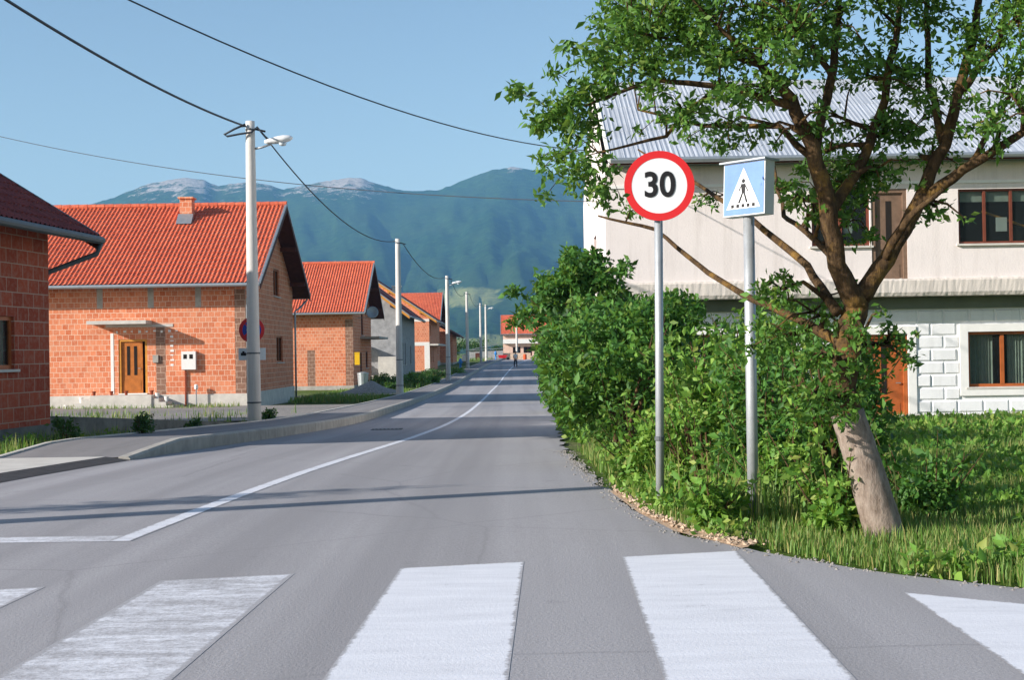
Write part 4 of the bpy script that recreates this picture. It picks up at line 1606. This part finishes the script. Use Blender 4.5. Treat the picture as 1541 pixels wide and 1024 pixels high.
bush("bush", "bush between the sign posts and the white house", "bush", 3.5, 19, 1.3, 1.4, 1.6, 5000, .09, MT['leaf_dark'], 8, HG)
bush("bush", "far roadside bush beyond the round-crowned tree", "bush", 2.1, 46, 1.3, 3, 2.6, 6000, .13, MT['leaf_hedge'], 9, HG)
bush("bush", "farther roadside bush near the bend", "bush", 2.8, 62, 1.3, 5, 2.4, 6000, .15, MT['leaf_hedge'], 10, HG)
bush("bush", "farthest roadside bush on the right", "bush", 3.6, 90, 1.5, 8, 2.4, 5000, .2, MT['leaf_dark'], 12, HG)


VG = "weedy plants on the verge"
for i, (x, y, r_, hh, mt, lb) in enumerate([(1.25, 13.2, .42, .75, 'leaf_light', "tall pale weedy plant at the road edge just left of the speed limit sign"),
                                            (1.62, 12.2, .4, .8, 'leaf_light', "leafy weed right of the speed limit sign post"),
                                            (1.95, 11.3, .38, .7, 'leaf_hedge', "mid green weed between the two sign posts"),
                                            (2.05, 10.6, .3, .55, 'leaf_light', "bright weed beside the foot of the crossing sign post"),
                                            (1.38, 9.85, .16, .24, 'leaf_light', "low weed near the road between the crossing post and the pale stones"),
                                            (2.15, 9.35, .26, .38, 'leaf_light', "low weed left of the whitewashed trunk"),
                                            (2.95, 10.1, .24, .34, 'leaf_hedge', "weed growing right behind the whitewashed trunk")]):
    bush("verge_weed", lb, "weed", x, y, r_, r_, hh, 2600, .06, MT[mt], 70 + i, VG, stems=6, holes=.36)


def limb_tree(name, label, loc_, limbs, clusters, n_per, size, mats, seed=1, twig=True, group=None, aspect=.5, holes=.4, lime=None):
    """limbs: list of polylines [(x,y,z,r)...] local; clusters: [(x,y,z,rx,ry,rz,weight)]"""
    o = thing(name, label, "tree", loc_, 0, group)
    m = MB()
    allp = []
    rr = random.Random(seed)
    for li, L in enumerate(limbs):
        pts, rad = [], []
        for i in range(len(L) - 1):
            a, b = L[i], L[i + 1]
            for k in range(4):
                t = k / 4
                j = .012
                pts.append(Vector((a[0] + (b[0] - a[0]) * t + rr.uniform(-j, j), a[1] + (b[1] - a[1]) * t + rr.uniform(-j, j), a[2] + (b[2] - a[2]) * t)))
                rad.append(a[3] + (b[3] - a[3]) * t)
        pts.append(Vector(L[-1][:3]))
        rad.append(L[-1][3])
        m.tube(pts, rad, 10, 0, .07)
        allp += list(zip(pts, rad))
    cl_pts, ends = [], []
    for (x, y, z, rx, ry, rz, w_) in clusters:
        c = Vector((x, y, z))
        best = min((q for q in allp if q[1] < .12), key=lambda q: (q[0] - c).length + (.6 if q[0].z > c.z else 0))
        a = best[0]
        if twig:
            r0 = min(best[1] * .7, .03)
            mid = a.lerp(c, .5) + Vector((rr.uniform(-.08, .08), rr.uniform(-.08, .08), rr.uniform(-.02, .1)))
            m.tube([a, mid, c], [r0, r0 * .65, r0 * .35], 6)
            for k in range(5):
                e = c + Vector((rr.uniform(-rx, rx), rr.uniform(-ry, ry), rr.uniform(-rz, rz))) * 1.4
                ends.append(e)
                s0 = mid.lerp(c, rr.uniform(.2, 1))
                m.tube([s0, s0.lerp(e, .5) + Vector((0, 0, .04)), e], [r0 * .4, r0 * .28, .003], 5)
        cl_pts.append(ell_points((x, y, z), (rx * 1.1, ry * 1.1, rz * 1.1), int(n_per * w_ * .6), .2, holes, rr.randint(1, 50)))
        if twig:
            for e in ends[-5:]:
                cl_pts.append(ell_points(tuple(e), (rx * .5, ry * .5, rz * .45), int(n_per * w_ * .11), .1, 0, rr.randint(1, 50)))
    tr_ = m.build("trunk", mats[0], o, True)
    P_ = np.concatenate(cl_pts)
    V, T_ = leaf_arrays(P_, size, aspect=aspect)
    np_mesh("crown", V, T_, mats[1], o)
    return o


# leaning fruit tree in the foreground
YT = 9.1
b0 = P(1335, 815, YT)


def T3(px, py, dy=0.0, r=.05):
    p = P(px, py, YT + dy)
    return (p.x - b0.x, p.y - YT, p.z - b0.z, r)


limbs = [
    [T3(1338, 850, 0, .115), T3(1330, 800, 0, .105), T3(1300, 700, 0, .095), T3(1268, 600, .02, .088)],
    [T3(1268, 600, .02, .088), T3(1276, 520, .03, .083), T3(1290, 455, .05, .08)],
    [T3(1290, 465, .05, .072), T3(1262, 400, .0, .062), T3(1245, 320, -.05, .058), T3(1225, 220, -.1, .05), T3(1190, 150, -.2, .038), T3(1140, 90, -.3, .026), T3(1080, 40, -.4, .012)],
    [T3(1290, 455, .05, .066), T3(1335, 390, .1, .055), T3(1385, 300, .15, .048), T3(1420, 220, .2, .04), T3(1450, 120, .3, .034), T3(1470, 20, .35, .026), T3(1490, -120, .4, .014)],
    [T3(1385, 305, .15, .04), T3(1450, 255, .0, .033), T3(1540, 200, -.1, .025), T3(1640, 120, -.2, .014)],
    [T3(1245, 330, -.05, .042), T3(1300, 240, .25, .034), T3(1330, 150, .4, .028), T3(1350, 40, .5, .022), T3(1360, -100, .55, .012)],
    [T3(1225, 225, -.1, .034), T3(1250, 130, .1, .029), T3(1262, 20, .2, .022), T3(1270, -130, .3, .012)],
    [T3(1262, 470, .0, .036), T3(1215, 400, .5, .027), T3(1130, 330, 1.45, .021), T3(1050, 278, 2.5, .015), T3(960, 225, 2.7, .007)],
    [T3(1120, 445, 1.0, .024), T3(1050, 400, 1.9, .02), T3(985, 345, 2.6, .016), T3(900, 325, 2.7, .008)],
    [T3(1275, 520, .05, .04), T3(1200, 480, .5, .03), T3(1120, 445, 1.0, .024)],
    [T3(1258, 395, .0, .026), T3(1215, 350, .6, .02), T3(1180, 325, 1.3, .017), T3(1165, 250, 1.7, .01)],
    [T3(1195, 160, -.2, .03), T3(1090, 130, -.3, .02), T3(980, 120, -.4, .014), T3(880, 160, -.45, .008)],
    [T3(1080, 130, -.3, .015), T3(1000, 205, -.5, .011), T3(900, 230, -.6, .006)],
    [T3(1330, 395, .1, .03), T3(1365, 330, -.2, .023), T3(1420, 285, -.3, .012)],
    [T3(1420, 225, .2, .03), T3(1400, 130, .45, .024), T3(1395, 30, .6, .018), T3(1400, -100, .7, .01)],
    [T3(1445, 140, .3, .026), T3(1500, 70, .1, .02), T3(1530, -40, .0, .012)],
    [T3(1232, 250, -.1, .026), T3(1170, 190, .2, .02), T3(1060, 190, .3, .013), T3(960, 165, .2, .007)],
    [T3(1255, 120, .1, .022), T3(1210, 50, .0, .016), T3(1150, -50, -.1, .009)],
    [T3(1150, 100, -.3, .02), T3(1060, 70, -.2, .014), T3(950, 45, -.2, .007)],
    [T3(1460, 250, .0, .022), T3(1500, 180, .2, .016), T3(1560, 60, .3, .01)],
]
cl = []


def C(px, py, dy, rx, ry, rz, w):
    p = T3(px, py, dy)
    cl.append((p[0], p[1], p[2], rx, ry, rz, w))


for a in [(832, 172, -.45, .17, .25, .11, .9), (868, 150, -.5, .16, .2, .12, .7), (905, 95, -.4, .2, .25, .13, .8), (850, 235, -.5, .13, .2, .1, .45), (868, 268, -.6, .14, .2, .1, .45), (895, 205, -.5, .14, .2, .13, .6),
          (950, 40, -.3, .25, .3, .14, 1), (985, 110, -.4, .22, .25, .12, .8), (1050, 20, -.3, .25, .3, .15, 1.1), (1080, 85, -.4, .24, .3, .15, 1.1), (1150, 40, -.2, .26, .3, .18, 1.2), (1150, 130, -.4, .22, .3, .12, .9),
          (1000, -60, -.2, .35, .4, .18, 1.2), (1130, -70, -.1, .4, .5, .2, 1.3), (1230, 60, .3, .24, .35, .2, 1), (1290, -40, .2, .4, .5, .25, 1.5), (1310, 100, .4, .24, .3, .2, 1), (1200, 190, -.2, .16, .2, .12, .5),
          (1090, 190, .2, .2, .25, .1, .55), (1030, 165, -.5, .16, .2, .09, .45), (1385, 110, .5, .2, .3, .2, .8), (1400, 10, .4, .25, .3, .2, 1.0), (1470, 60, .1, .24, .3, .2, .9), (1530, 30, -.1, .25, .3, .2, .9),
          (1520, 140, -.2, .22, .3, .16, .8), (1420, 170, .5, .18, .3, .14, .6), (1330, 200, .4, .2, .25, .14, .7), (1265, 275, .35, .2, .25, .15, .8), (1320, 260, .3, .17, .2, .12, .6), (1285, 330, .3, .14, .2, .12, .5),
          (1490, 190, -.3, .18, .25, .1, .45), (1600, 120, -.2, .35, .4, .25, 1.1), (1600, 0, 0, .4, .5, .3, 1.3), (1450, -90, .3, .5, .6, .3, 1.6), (1250, 170, .35, .14, .2, .12, .4), (1180, 280, 1.6, .14, .2, .07, .25),
          (1205, 300, .1, .1, .15, .09, .25), (1220, 470, .2, .22, .25, .13, .7), (1290, 545, .25, .16, .2, .13, .6), (1160, 440, .15, .14, .2, .1, .45), (1260, 600, -.25, .12, .15, .12, .35), (1340, 520, .3, .12, .2, .15, .35),
          (950, 320, 2.7, .1, .1, .05, .12), (1010, 180, -.6, .14, .15, .05, .25), (905, 300, -.4, .1, .1, .05, .15), (1070, 300, 2.4, .09, .1, .05, .12), (1255, 545, -.35, .14, .15, .12, .5), (1225, 590, -.3, .14, .15, .1, .45), (1300, 500, -.3, .1, .12, .1, .3), (1180, 510, .4, .2, .2, .14, .6)]:
    C(*a)
rq2 = random.Random(12)
for i in range(34):
    C(rq2.uniform(930, 1600), rq2.uniform(-110, 75), rq2.uniform(-.6, .7), .2, .25, .13, .35)
for i in range(10):
    C(rq2.uniform(1180, 1420), rq2.uniform(150, 330), rq2.uniform(.2, .8), .12, .18, .1, .22)
tree = limb_tree("fruit_tree", "leaning multi-stemmed tree with a whitewashed trunk and lichen-covered limbs", (b0.x, YT, b0.z), limbs, cl, 580, .047, (MT['lichen_bark'], MT['leaf_tree']), 5, aspect=.46)
lm = MB()
lp_ = [T3(1338, 845, 0, .134), T3(1330, 800, 0, .125), T3(1300, 700, 0, .115), T3(1270, 606, .02, .106)]
pp, rd = [], []
for i in range(3):
    for k in range(6):
        t_ = k / 6
        pp.append(Vector(lp_[i][:3]).lerp(Vector(lp_[i + 1][:3]), t_))
        rd.append(lp_[i][3] + (lp_[i + 1][3] - lp_[i][3]) * t_)
lm.tube(pp, rd, 18, 0, .02)
lm.build("whitewash", MT['lime'], tree, True)

# round-crowned roadside tree
rt_ = [(0, 0, -.2, .09), (.03, 0, .7, .075), (-.1, 0, 1.6, .05), (-.3, 0, 2.4, .03)]
rl = [rt_, [(.0, 0, 1.0, .05), (.35, .1, 1.8, .035), (.45, .1, 2.7, .02)], [(-.05, 0, 1.3, .04), (-.55, -.2, 2.0, .025), (-.9, -.2, 2.4, .012)], [(-.1, 0, 1.5, .04), (-.1, .4, 2.3, .025), (0, .5, 3, .012)]]
rc = []
rq = random.Random(3)
for i in range(30):
    a, q = rq.uniform(0, 6.283), math.sqrt(rq.random()) * 1.05
    zz = rq.uniform(-1, 1)
    rc.append((-.22 + math.cos(a) * q * math.sqrt(1 - zz * zz), math.sin(a) * q, 2.0 + zz * 1.0, .36, .36, .28, 1))
limb_tree("walnut_tree", "round-crowned broad-leaved tree overhanging the road beyond the bushes", (1.55, 25.5, pz(25.5)), rl, rc, 520, .11, (MT['bark'], MT['leaf_hedge']), 9, aspect=.5)


def far_tree(name, label, x, y, h, r, n, size, mat, seed, group=None):
    z = pz(y)
    q = random.Random(seed)
    lim_ = [[(0, 0, -.3, .05 * h), (0, 0, h * .4, .035 * h), (.1 * r, 0, h * .75, .01 * h)]]
    cls = []
    for i in range(14):
        a, s_ = q.uniform(0, 6.283), math.sqrt(q.random()) * r * .65
        cls.append((math.cos(a) * s_, math.sin(a) * s_, h * q.uniform(.3, .85), r * .42, r * .42, h * .17, 1))
    return limb_tree(name, label, (x, y, z), lim_, cls, n, size, (MT['bark'], mat), seed, twig=False, group=group)


far_tree("bushy_tree", "dark round tree beyond the last house of the left row", -8.6, 207, 3.4, 2.4, 160, .3, MT['leaf_dark'], 21, "dark trees beyond the houses")
far_tree("bushy_tree", "dark tree behind the low stone shed", -6.0, 226, 3.4, 2.8, 160, .32, MT['leaf_dark'], 22, "dark trees beyond the houses")
far_tree("bushy_tree", "small dark tree between the shed and the pink house", -2.4, 262, 2.6, 1.8, 120, .3, MT['leaf_dark'], 23, "dark trees beyond the houses")
far_tree("slender_tree", "slim young tree out of frame whose shadow crosses the road", -10.3, 9.35, 3.9, .5, 260, .09, MT['leaf_hedge'], 24)

# garden plants in front of the grey house
SG = "garden shrubs by the far pavement"
for i, (x, y, r_, hh, mt, lb) in enumerate([(-6.9, 82, .5, .55, 'leaf_dark', "low dark shrub nearest the gravel heap"), (-9.2, 99, .9, .9, 'leaf_light', "light green shrub at the foot of the outside stair"),
                                            (-7.8, 97, .8, .8, 'leaf_hedge', "mid green shrub in the bed before the grey house"), (-6.5, 98, .8, .95, 'leaf_light', "bright shrub in the middle of the bed before the grey house"),
                                            (-5.6, 100, .6, .6, 'leaf_light', "small bright shrub next to the third post"), (-4.9, 128, .8, .7, 'leaf_light', "light shrub beside the blue hydrant"),
                                            (-6.0, 112, 1.1, .9, 'leaf_dark', "dark shrub in the shade of the grey house")]):
    bush("garden_shrub", lb, "shrub", x, y, r_, r_, hh, 1500, .13, MT[mt], 30 + i, SG)
bush("garden_shrub", "wide green shrub at the roadside before the far pink house", "shrub", 5.6, 222, 2.2, 1.5, 1.3, 1500, .25, MT['leaf_light'], 41, SG)
for i, (px, py, Y, hh, lb) in enumerate([(215, 636, 25.5, .6, "tall dark weed in the shade by the retaining wall"), (100, 640, 23.5, .48, "leafy weed in front of the dark-roofed brick house"), (290, 636, 30.0, .35, "small weed near the middle of the retaining wall"), (405, 640, 39, .45, "weed tuft right of the nearest lamp post")]):
    p = P(px, py, Y)
    bush("weed", lb, "weed", p.x, Y, .22, .22, hh, 500, .07, MT['leaf_dark'], 50 + i, "weeds by the retaining wall", stems=4, holes=.2)


# grass
def blades(P_, h, w, lean=.45):
    n = len(P_)
    a = rng.uniform(0, 2 * math.pi, n)
    d = np.stack([np.cos(a), np.sin(a), np.zeros(n)], 1)
    s = np.stack([-np.sin(a), np.cos(a), np.zeros(n)], 1)
    hh = (h * (1 + rng.uniform(-.5, .5, n)))[:, None]
    ww = (w * (1 + rng.uniform(-.3, .3, n)))[:, None]
    ln = (rng.uniform(.1, 1, n) * lean)[:, None]
    up = np.array([0, 0, 1.0])
    b = P_
    v0, v1 = b - s * ww, b + s * ww
    m_ = b + up * hh * .6 + d * hh * ln * .35
    v2, v3 = m_ + s * ww * .7, m_ - s * ww * .7
    t_ = b + up * hh * (1 - ln * .35) + d * hh * ln
    V = np.stack([v0, v1, v2, v3, t_], 1).reshape(-1, 3)
    k = np.arange(n) * 5
    T_ = np.concatenate([np.stack([k, k + 1, k + 2], 1), np.stack([k, k + 2, k + 3], 1), np.stack([k + 3, k + 2, k + 4], 1)])
    return V, T_


Vs, Ts, off_ = [], [], 0


def sow(n, x0, x1, y0, y1, h, w, thr=.0, cond=None, zoff=0.0, seed=1):
    global off_
    x = rng.uniform(x0, x1, n)
    y = rng.uniform(y0, y1, n)
    keep = fbm(x * .9 + 50, y * .9 + 50, 4, seed) > thr
    if cond is not None:
        keep &= cond(x, y)
    x, y = x[keep], y[keep]
    hv = h * (.5 + 1.1 * fbm(x * 1.3 + 9, y * 1.3 + 70, 3, seed + 1))
    V, T_ = blades(np.stack([x, y, prof(y) - .03 + zoff], 1), hv, w)
    Vs.append(V)
    Ts.append(T_ + off_)
    off_ += len(V)


right_ok = lambda x, y: x > x_right(y) - .04 + .3 * fbm(y * 2.5 + x * .8, x * 1.5 + 3, 3, 8)
sow(62000, .9, 5.2, 6.2, 13, .1, .0042, .25, right_ok, .02)
sow(30000, .9, 9.5, 13, 20, .13, .006, .28, right_ok, .03)
sow(26000, 1.2, 14.5, 20, 32, .17, .010, .3, right_ok, .03)
sow(5000, 1.2, 3.0, 9.8, 14, .45, .006, .5, lambda x, y: x > x_right(y) + .35, .02, 5)
sow(9000, -12, -6.9, 14, 27, .22, .008, .3, lambda x, y: x < x_left(y) - 1.95, .02)
sow(7000, -10.2, -5.9, 64, 84, .22, .02, .2, lambda x, y: x < x_left(y) - 1.6, .03)
sow(3500, -20, -7.0, 36.5, 48, .2, .012, .52, lambda x, y: x < x_left(y) - 2.0, .12)
sow(4000, -12, -4.5, 94, 130, .3, .03, .3, lambda x, y: (x < x_left(y) - 1.5) & ((x > -8.6) | (y < 113)), .03)
sow(1200, -19, -10.8, 54.5, 56.9, .16, .012, .4, None, .12)
sow(3000, -12, 12, 203, 232, .4, .05, .3, lambda x, y: (x < x_left(y) - 1.2) | (x > x_right(y) + .5), .03)
def rosettes(n, x0, x1, y0, y1, size, hgt, cond):
    x = rng.uniform(x0, x1, n)
    y = rng.uniform(y0, y1, n)
    k_ = cond(x, y) & (fbm(x * 1.1 + 20, y * 1.1 + 20, 3, 77) > .5)
    x, y = x[k_], y[k_]
    m_ = 9
    px_ = np.repeat(x, m_) + rng.normal(0, size * .8, len(x) * m_)
    py_ = np.repeat(y, m_) + rng.normal(0, size * .8, len(x) * m_)
    p_ = np.stack([px_, py_, prof(py_) + .0 + rng.random(len(px_)) * hgt], 1)
    return leaf_arrays(p_, size, droop=-.3, aspect=.55)


Vr, Tr = [], []
kk = 0
for a_ in ((3800, .9, 5.4, 6.3, 13, .055, .13), (3000, 1, 9.5, 13, 20, .075, .16), (2200, 1, 14, 20, 31, .1, .2), (700, -12, -6.9, 14, 27, .08, .25)):
    V, T_ = rosettes(*a_, (lambda x, y: x > x_right(y) + .05) if a_[1] > 0 else (lambda x, y: x < x_left(y) - 2.0))
    Vr.append(V)
    Tr.append(T_ + kk)
    kk += len(V)
kind(np_mesh("undergrowth", np.concatenate(Vr), np.concatenate(Tr), MT['leaf_light']), "stuff")
g = np_mesh("grass", np.concatenate(Vs), np.concatenate(Ts), MT['grass_blade'])
kind(g, "stuff")


rows = [(Y, float(x_right(Y)) - .02, float(x_right(Y)) + .3 * max(0, math.sin((Y - 8.9) / 4.05 * math.pi)) ** .7 + .04 * math.sin(Y * 5), pz(Y) + .004, pz(Y) + .012) for Y in np.arange(8.9, 12.95, .1)]
sheet("verge_dirt", rows, plain("pale_earth", '#b79c82', .95, .1, .3, 9, .8), 0, 3)
# loose stones at the road edge by the sign
def stones(name, n, fx, mat, smin, smax, kind_=None):
    m = MB()
    for i in range(n):
        x, y, z = fx()
        s_ = random.uniform(smin, smax)
        rot = Matrix.Rotation(random.uniform(0, 6.28), 4, random.choice('XYZ')) @ Matrix.Rotation(random.uniform(0, 6.28), 4, 'Z')
        vs = []
        for (a, b, c) in ((1, 0, 0), (-1, 0, 0), (0, 1, 0), (0, -1, 0), (0, 0, 1), (0, 0, -1)):
            q = rot @ Vector((a, b, c))
            q = q * s_ * random.uniform(.7, 1.2)
            vs.append((x + q.x, y + q.y, z + q.z * .7))
        m.add(vs, [(0, 2, 4), (2, 1, 4), (1, 3, 4), (3, 0, 4), (2, 0, 5), (1, 2, 5), (3, 1, 5), (0, 3, 5)])
    return m.build(name, mat)


def edge_pt():
    y = random.uniform(9.0, 13.0)
    return (float(x_right(y)) + abs(random.gauss(.05, .2)), y, .008)


o = stones("gravel", 650, edge_pt, plain("mixed_stone", '#b09a84', .95, .15, .4, 5, .5), .005, .03)
kind(o, "stuff")


def verge_pt():
    y = random.uniform(6.3, 20.0)
    return (float(x_right(y)) + random.gauss(-.02, .06), y, pz(y))


o = stones("road_grit", 900, verge_pt, MT['gravel'], .005, .018)
kind(o, "stuff")


# gravel heap by the second pole
n_ = 40
gx = np.linspace(-1, 1, n_)
GX, GY = np.meshgrid(gx, gx)
rr_ = np.sqrt(GX ** 2 + GY ** 2)
hgt = np.clip(1 - rr_, 0, 1) ** .9 * .85 * (.75 + .5 * fbm(GX * 3 + 9, GY * 3 + 9, 4, 4)) - .05
hp = np_mesh("gravel_heap", np.stack([GX * 2.3, GY * 2.2, hgt], -1).reshape(-1, 3), grid_quads(n_, n_), MT['gravel'], smooth=True)
hp.location = (-7.4, 74, pz(74) + .02)
tag(hp, "grey heap of gravel tipped beside the slim lampless pole", "gravel heap")

# hydrants
def hydrant(label, x, y):
    o = thing("hydrant", label, "hydrant", (x, y, pz(y) + .05), 0, "blue hydrants on the pavement")
    MB().lathe([(.14, 0), (.14, .1), (.1, .12), (.1, .8), (.15, .82), (.16, 1.15), (.1, 1.3), (.04, 1.34)], seg=14).build("body", MT['blue_pipe'], o, True)
    for s_ in (-1, 1):
        MB().tube([(s_ * .08, 0, .95), (s_ * .26, 0, .95)], .055, 10).build("outlet", MT['blue_pipe'], o)
    return o


hydrant("blue pillar hydrant left of the fourth post", P(693, 558, 135).x, 135)
hydrant("small pale blue hydrant at the far end of the pavement", P(746, 542, 205).x, 205)

# far bits and pieces
tk = thing("water_tank", "white plastic tank beside the far stone shed", "tank", (P(700, 540, 195).x, 195, pz(195)))
MB().box(-.42, .42, -.4, .4, .12, 1.0).build("tank_body", MT['white'], tk)
MB().box(-.45, .45, -.43, .43, 0, .12).build("pallet", MT['wood_dark'], tk)
MB().lathe([(.12, 1.0), (.12, 1.06)], seg=10).build("cap", MT['black'], tk)
bb = thing("wheelbarrow", "red wheelbarrow in front of the far pink house", "wheelbarrow", (P(757, 540, 212).x, 212, pz(212)))
m = MB()
m.add([(-.6, -.35, .3), (.4, -.35, .3), (.4, .35, .3), (-.6, .35, .3), (-.75, -.45, .75), (.7, -.45, .75), (.7, .45, .75), (-.75, .45, .75)], [(3, 2, 1, 0), (0, 1, 5, 4), (1, 2, 6, 5), (2, 3, 7, 6), (3, 0, 4, 7)])
m.build("tray", MT['red'], bb)
MB().lathe([(.2, -.05), (.2, .05)], (.75, 0, .2), 14, 0, 'Y').build("wheel", MT['black'], bb)
for s_ in (-.3, .3):
    MB().tube([(.7, s_ * .3, .2), (-.5, s_, .32), (-1.2, s_, .6)], .025, 6).build("handle", MT['gutter_dark'], bb)
ob = thing("barrel", "orange barrel standing right of the white pole", "barrel", (P(790, 541, 214).x, 214, pz(214)))
MB().lathe([(.24, 0), (.28, .2), (.28, .25), (.27, .28), (.28, .55), (.28, .6), (.24, .8)], seg=14).build("drum", MT['orange_plastic'], ob)
MB().lathe([(.2, .8), (.2, .83)], seg=14).build("lid", MT['black'], ob)


# ------------------------------------------------------------------ the walker
def skin_body(name, joints, edges, root, mat, parent, sub=2):
    me = bpy.data.meshes.new(name)
    me.from_pydata([j[:3] for j in joints], edges, [])
    o = bpy.data.objects.new(name, me)
    COL.objects.link(o)
    sk = o.modifiers.new("skin", 'SKIN')
    sk.use_smooth_shade = True
    ss = o.modifiers.new("sub", 'SUBSURF')
    ss.levels = sub
    ss.render_levels = sub
    for i, j in enumerate(joints):
        me.skin_vertices[0].data[i].radius = (j[3], j[4] if len(j) > 4 else j[3])
    me.skin_vertices[0].data[root].use_root = True
    bpy.context.view_layer.update()
    nm_ = bpy.data.meshes.new_from_object(o.evaluated_get(bpy.context.evaluated_depsgraph_get()))
    bpy.data.objects.remove(o)
    nm_.materials.clear()
    return link(name, nm_, mat, parent, True, False)


pp_ = P(776, 552.5, 150)
per = thing("person", "person in white top and dark trousers walking along the road", "person", (pp_.x, 150, pz(150)), R(8))
J = [(0, 0, .95, .13, .1), (0, 0, 1.15, .13, .095), (0, 0, 1.38, .15, .1), (0, 0, 1.5, .06), (0, -.01, 1.56, .055), (0, -.02, 1.66, .085, .1), (0, -.02, 1.74, .07, .08),
     (.17, 0, 1.42, .055), (.23, .06, 1.16, .042), (.22, -.04, .93, .032), (-.17, 0, 1.42, .055), (-.23, -.05, 1.16, .042), (-.21, -.2, .96, .032),
     (.09, 0, .88, .09), (.1, -.14, .5, .06), (.1, -.12, .1, .04), (.1, -.28, .04, .04), (-.09, 0, .88, .09), (-.1, .06, .5, .06), (-.1, .3, .14, .04), (-.1, .2, .05, .035)]
Ed = [(0, 1), (1, 2), (2, 3), (3, 4), (4, 5), (5, 6), (2, 7), (7, 8), (8, 9), (2, 10), (10, 11), (11, 12), (0, 13), (13, 14), (14, 15), (15, 16), (0, 17), (17, 18), (18, 19), (19, 20)]
skin_body("body", J, Ed, 0, MT['skin'], per)
JS = [(0, 0, .92, .15, .12), (0, 0, 1.15, .15, .115), (0, 0, 1.38, .165, .12), (0, 0, 1.47, .07), (.17, 0, 1.42, .07), (.215, .04, 1.24, .06), (-.17, 0, 1.42, .07), (-.215, -.03, 1.24, .06)]
skin_body("shirt", JS, [(0, 1), (1, 2), (2, 3), (2, 4), (4, 5), (2, 6), (6, 7)], 0, MT['shirt'], per)
JT = [(0, 0, .96, .145, .12), (0, 0, .88, .14, .12), (.09, 0, .84, .1), (.1, -.14, .5, .075), (.1, -.12, .12, .06), (-.09, 0, .84, .1), (-.1, .06, .5, .075), (-.1, .28, .16, .06)]
skin_body("trousers", JT, [(0, 1), (1, 2), (2, 3), (3, 4), (1, 5), (5, 6), (6, 7)], 0, MT['trousers'], per)
MB().lathe([(.02, 1.6), (.095, 1.62), (.11, 1.7), (.09, 1.78), (.02, 1.81)], (0, .025, 0), 12).build("hair", MT['hair'], per, True)

# ------------------------------------------------------------------ light
SUNV = Vector((-1, -.45, .41)).normalized()
el = math.asin(SUNV.z)
sun_d = bpy.data.lights.new("sun", 'SUN')
sun_d.energy = 4.8
sun_d.angle = R(.53)
sun_d.color = (1.0, .94, .88)
sun = bpy.data.objects.new("sun", sun_d)
COL.objects.link(sun)
sun.rotation_euler = SUNV.to_track_quat('Z', 'Y').to_euler()
w = bpy.data.worlds.new("World")
scene.world = w
w.use_nodes = True
nt = w.node_tree
bg = nt.nodes["Background"]
sk = nt.nodes.new("ShaderNodeTexSky")
sk.sky_type = 'NISHITA'
sk.sun_disc = False
sk.sun_elevation = el
sk.sun_rotation = math.atan2(SUNV.x, SUNV.y)
sk.air_density = 1.0
sk.dust_density = .6
sk.ozone_density = 1.0
nt.links.new(sk.outputs[0], bg.inputs["Color"])
bg.inputs["Strength"].default_value = .095

scene.view_settings.view_transform = 'Standard'
scene.view_settings.look = 'None'
scene.view_settings.exposure = .75
scene.view_settings.gamma = 1
scene.cycles.max_bounces = 6
scene.cycles.diffuse_bounces = 3
scene.cycles.transparent_max_bounces = 12
scene.cycles.volume_bounces = 1
scene.cycles.use_denoising = True
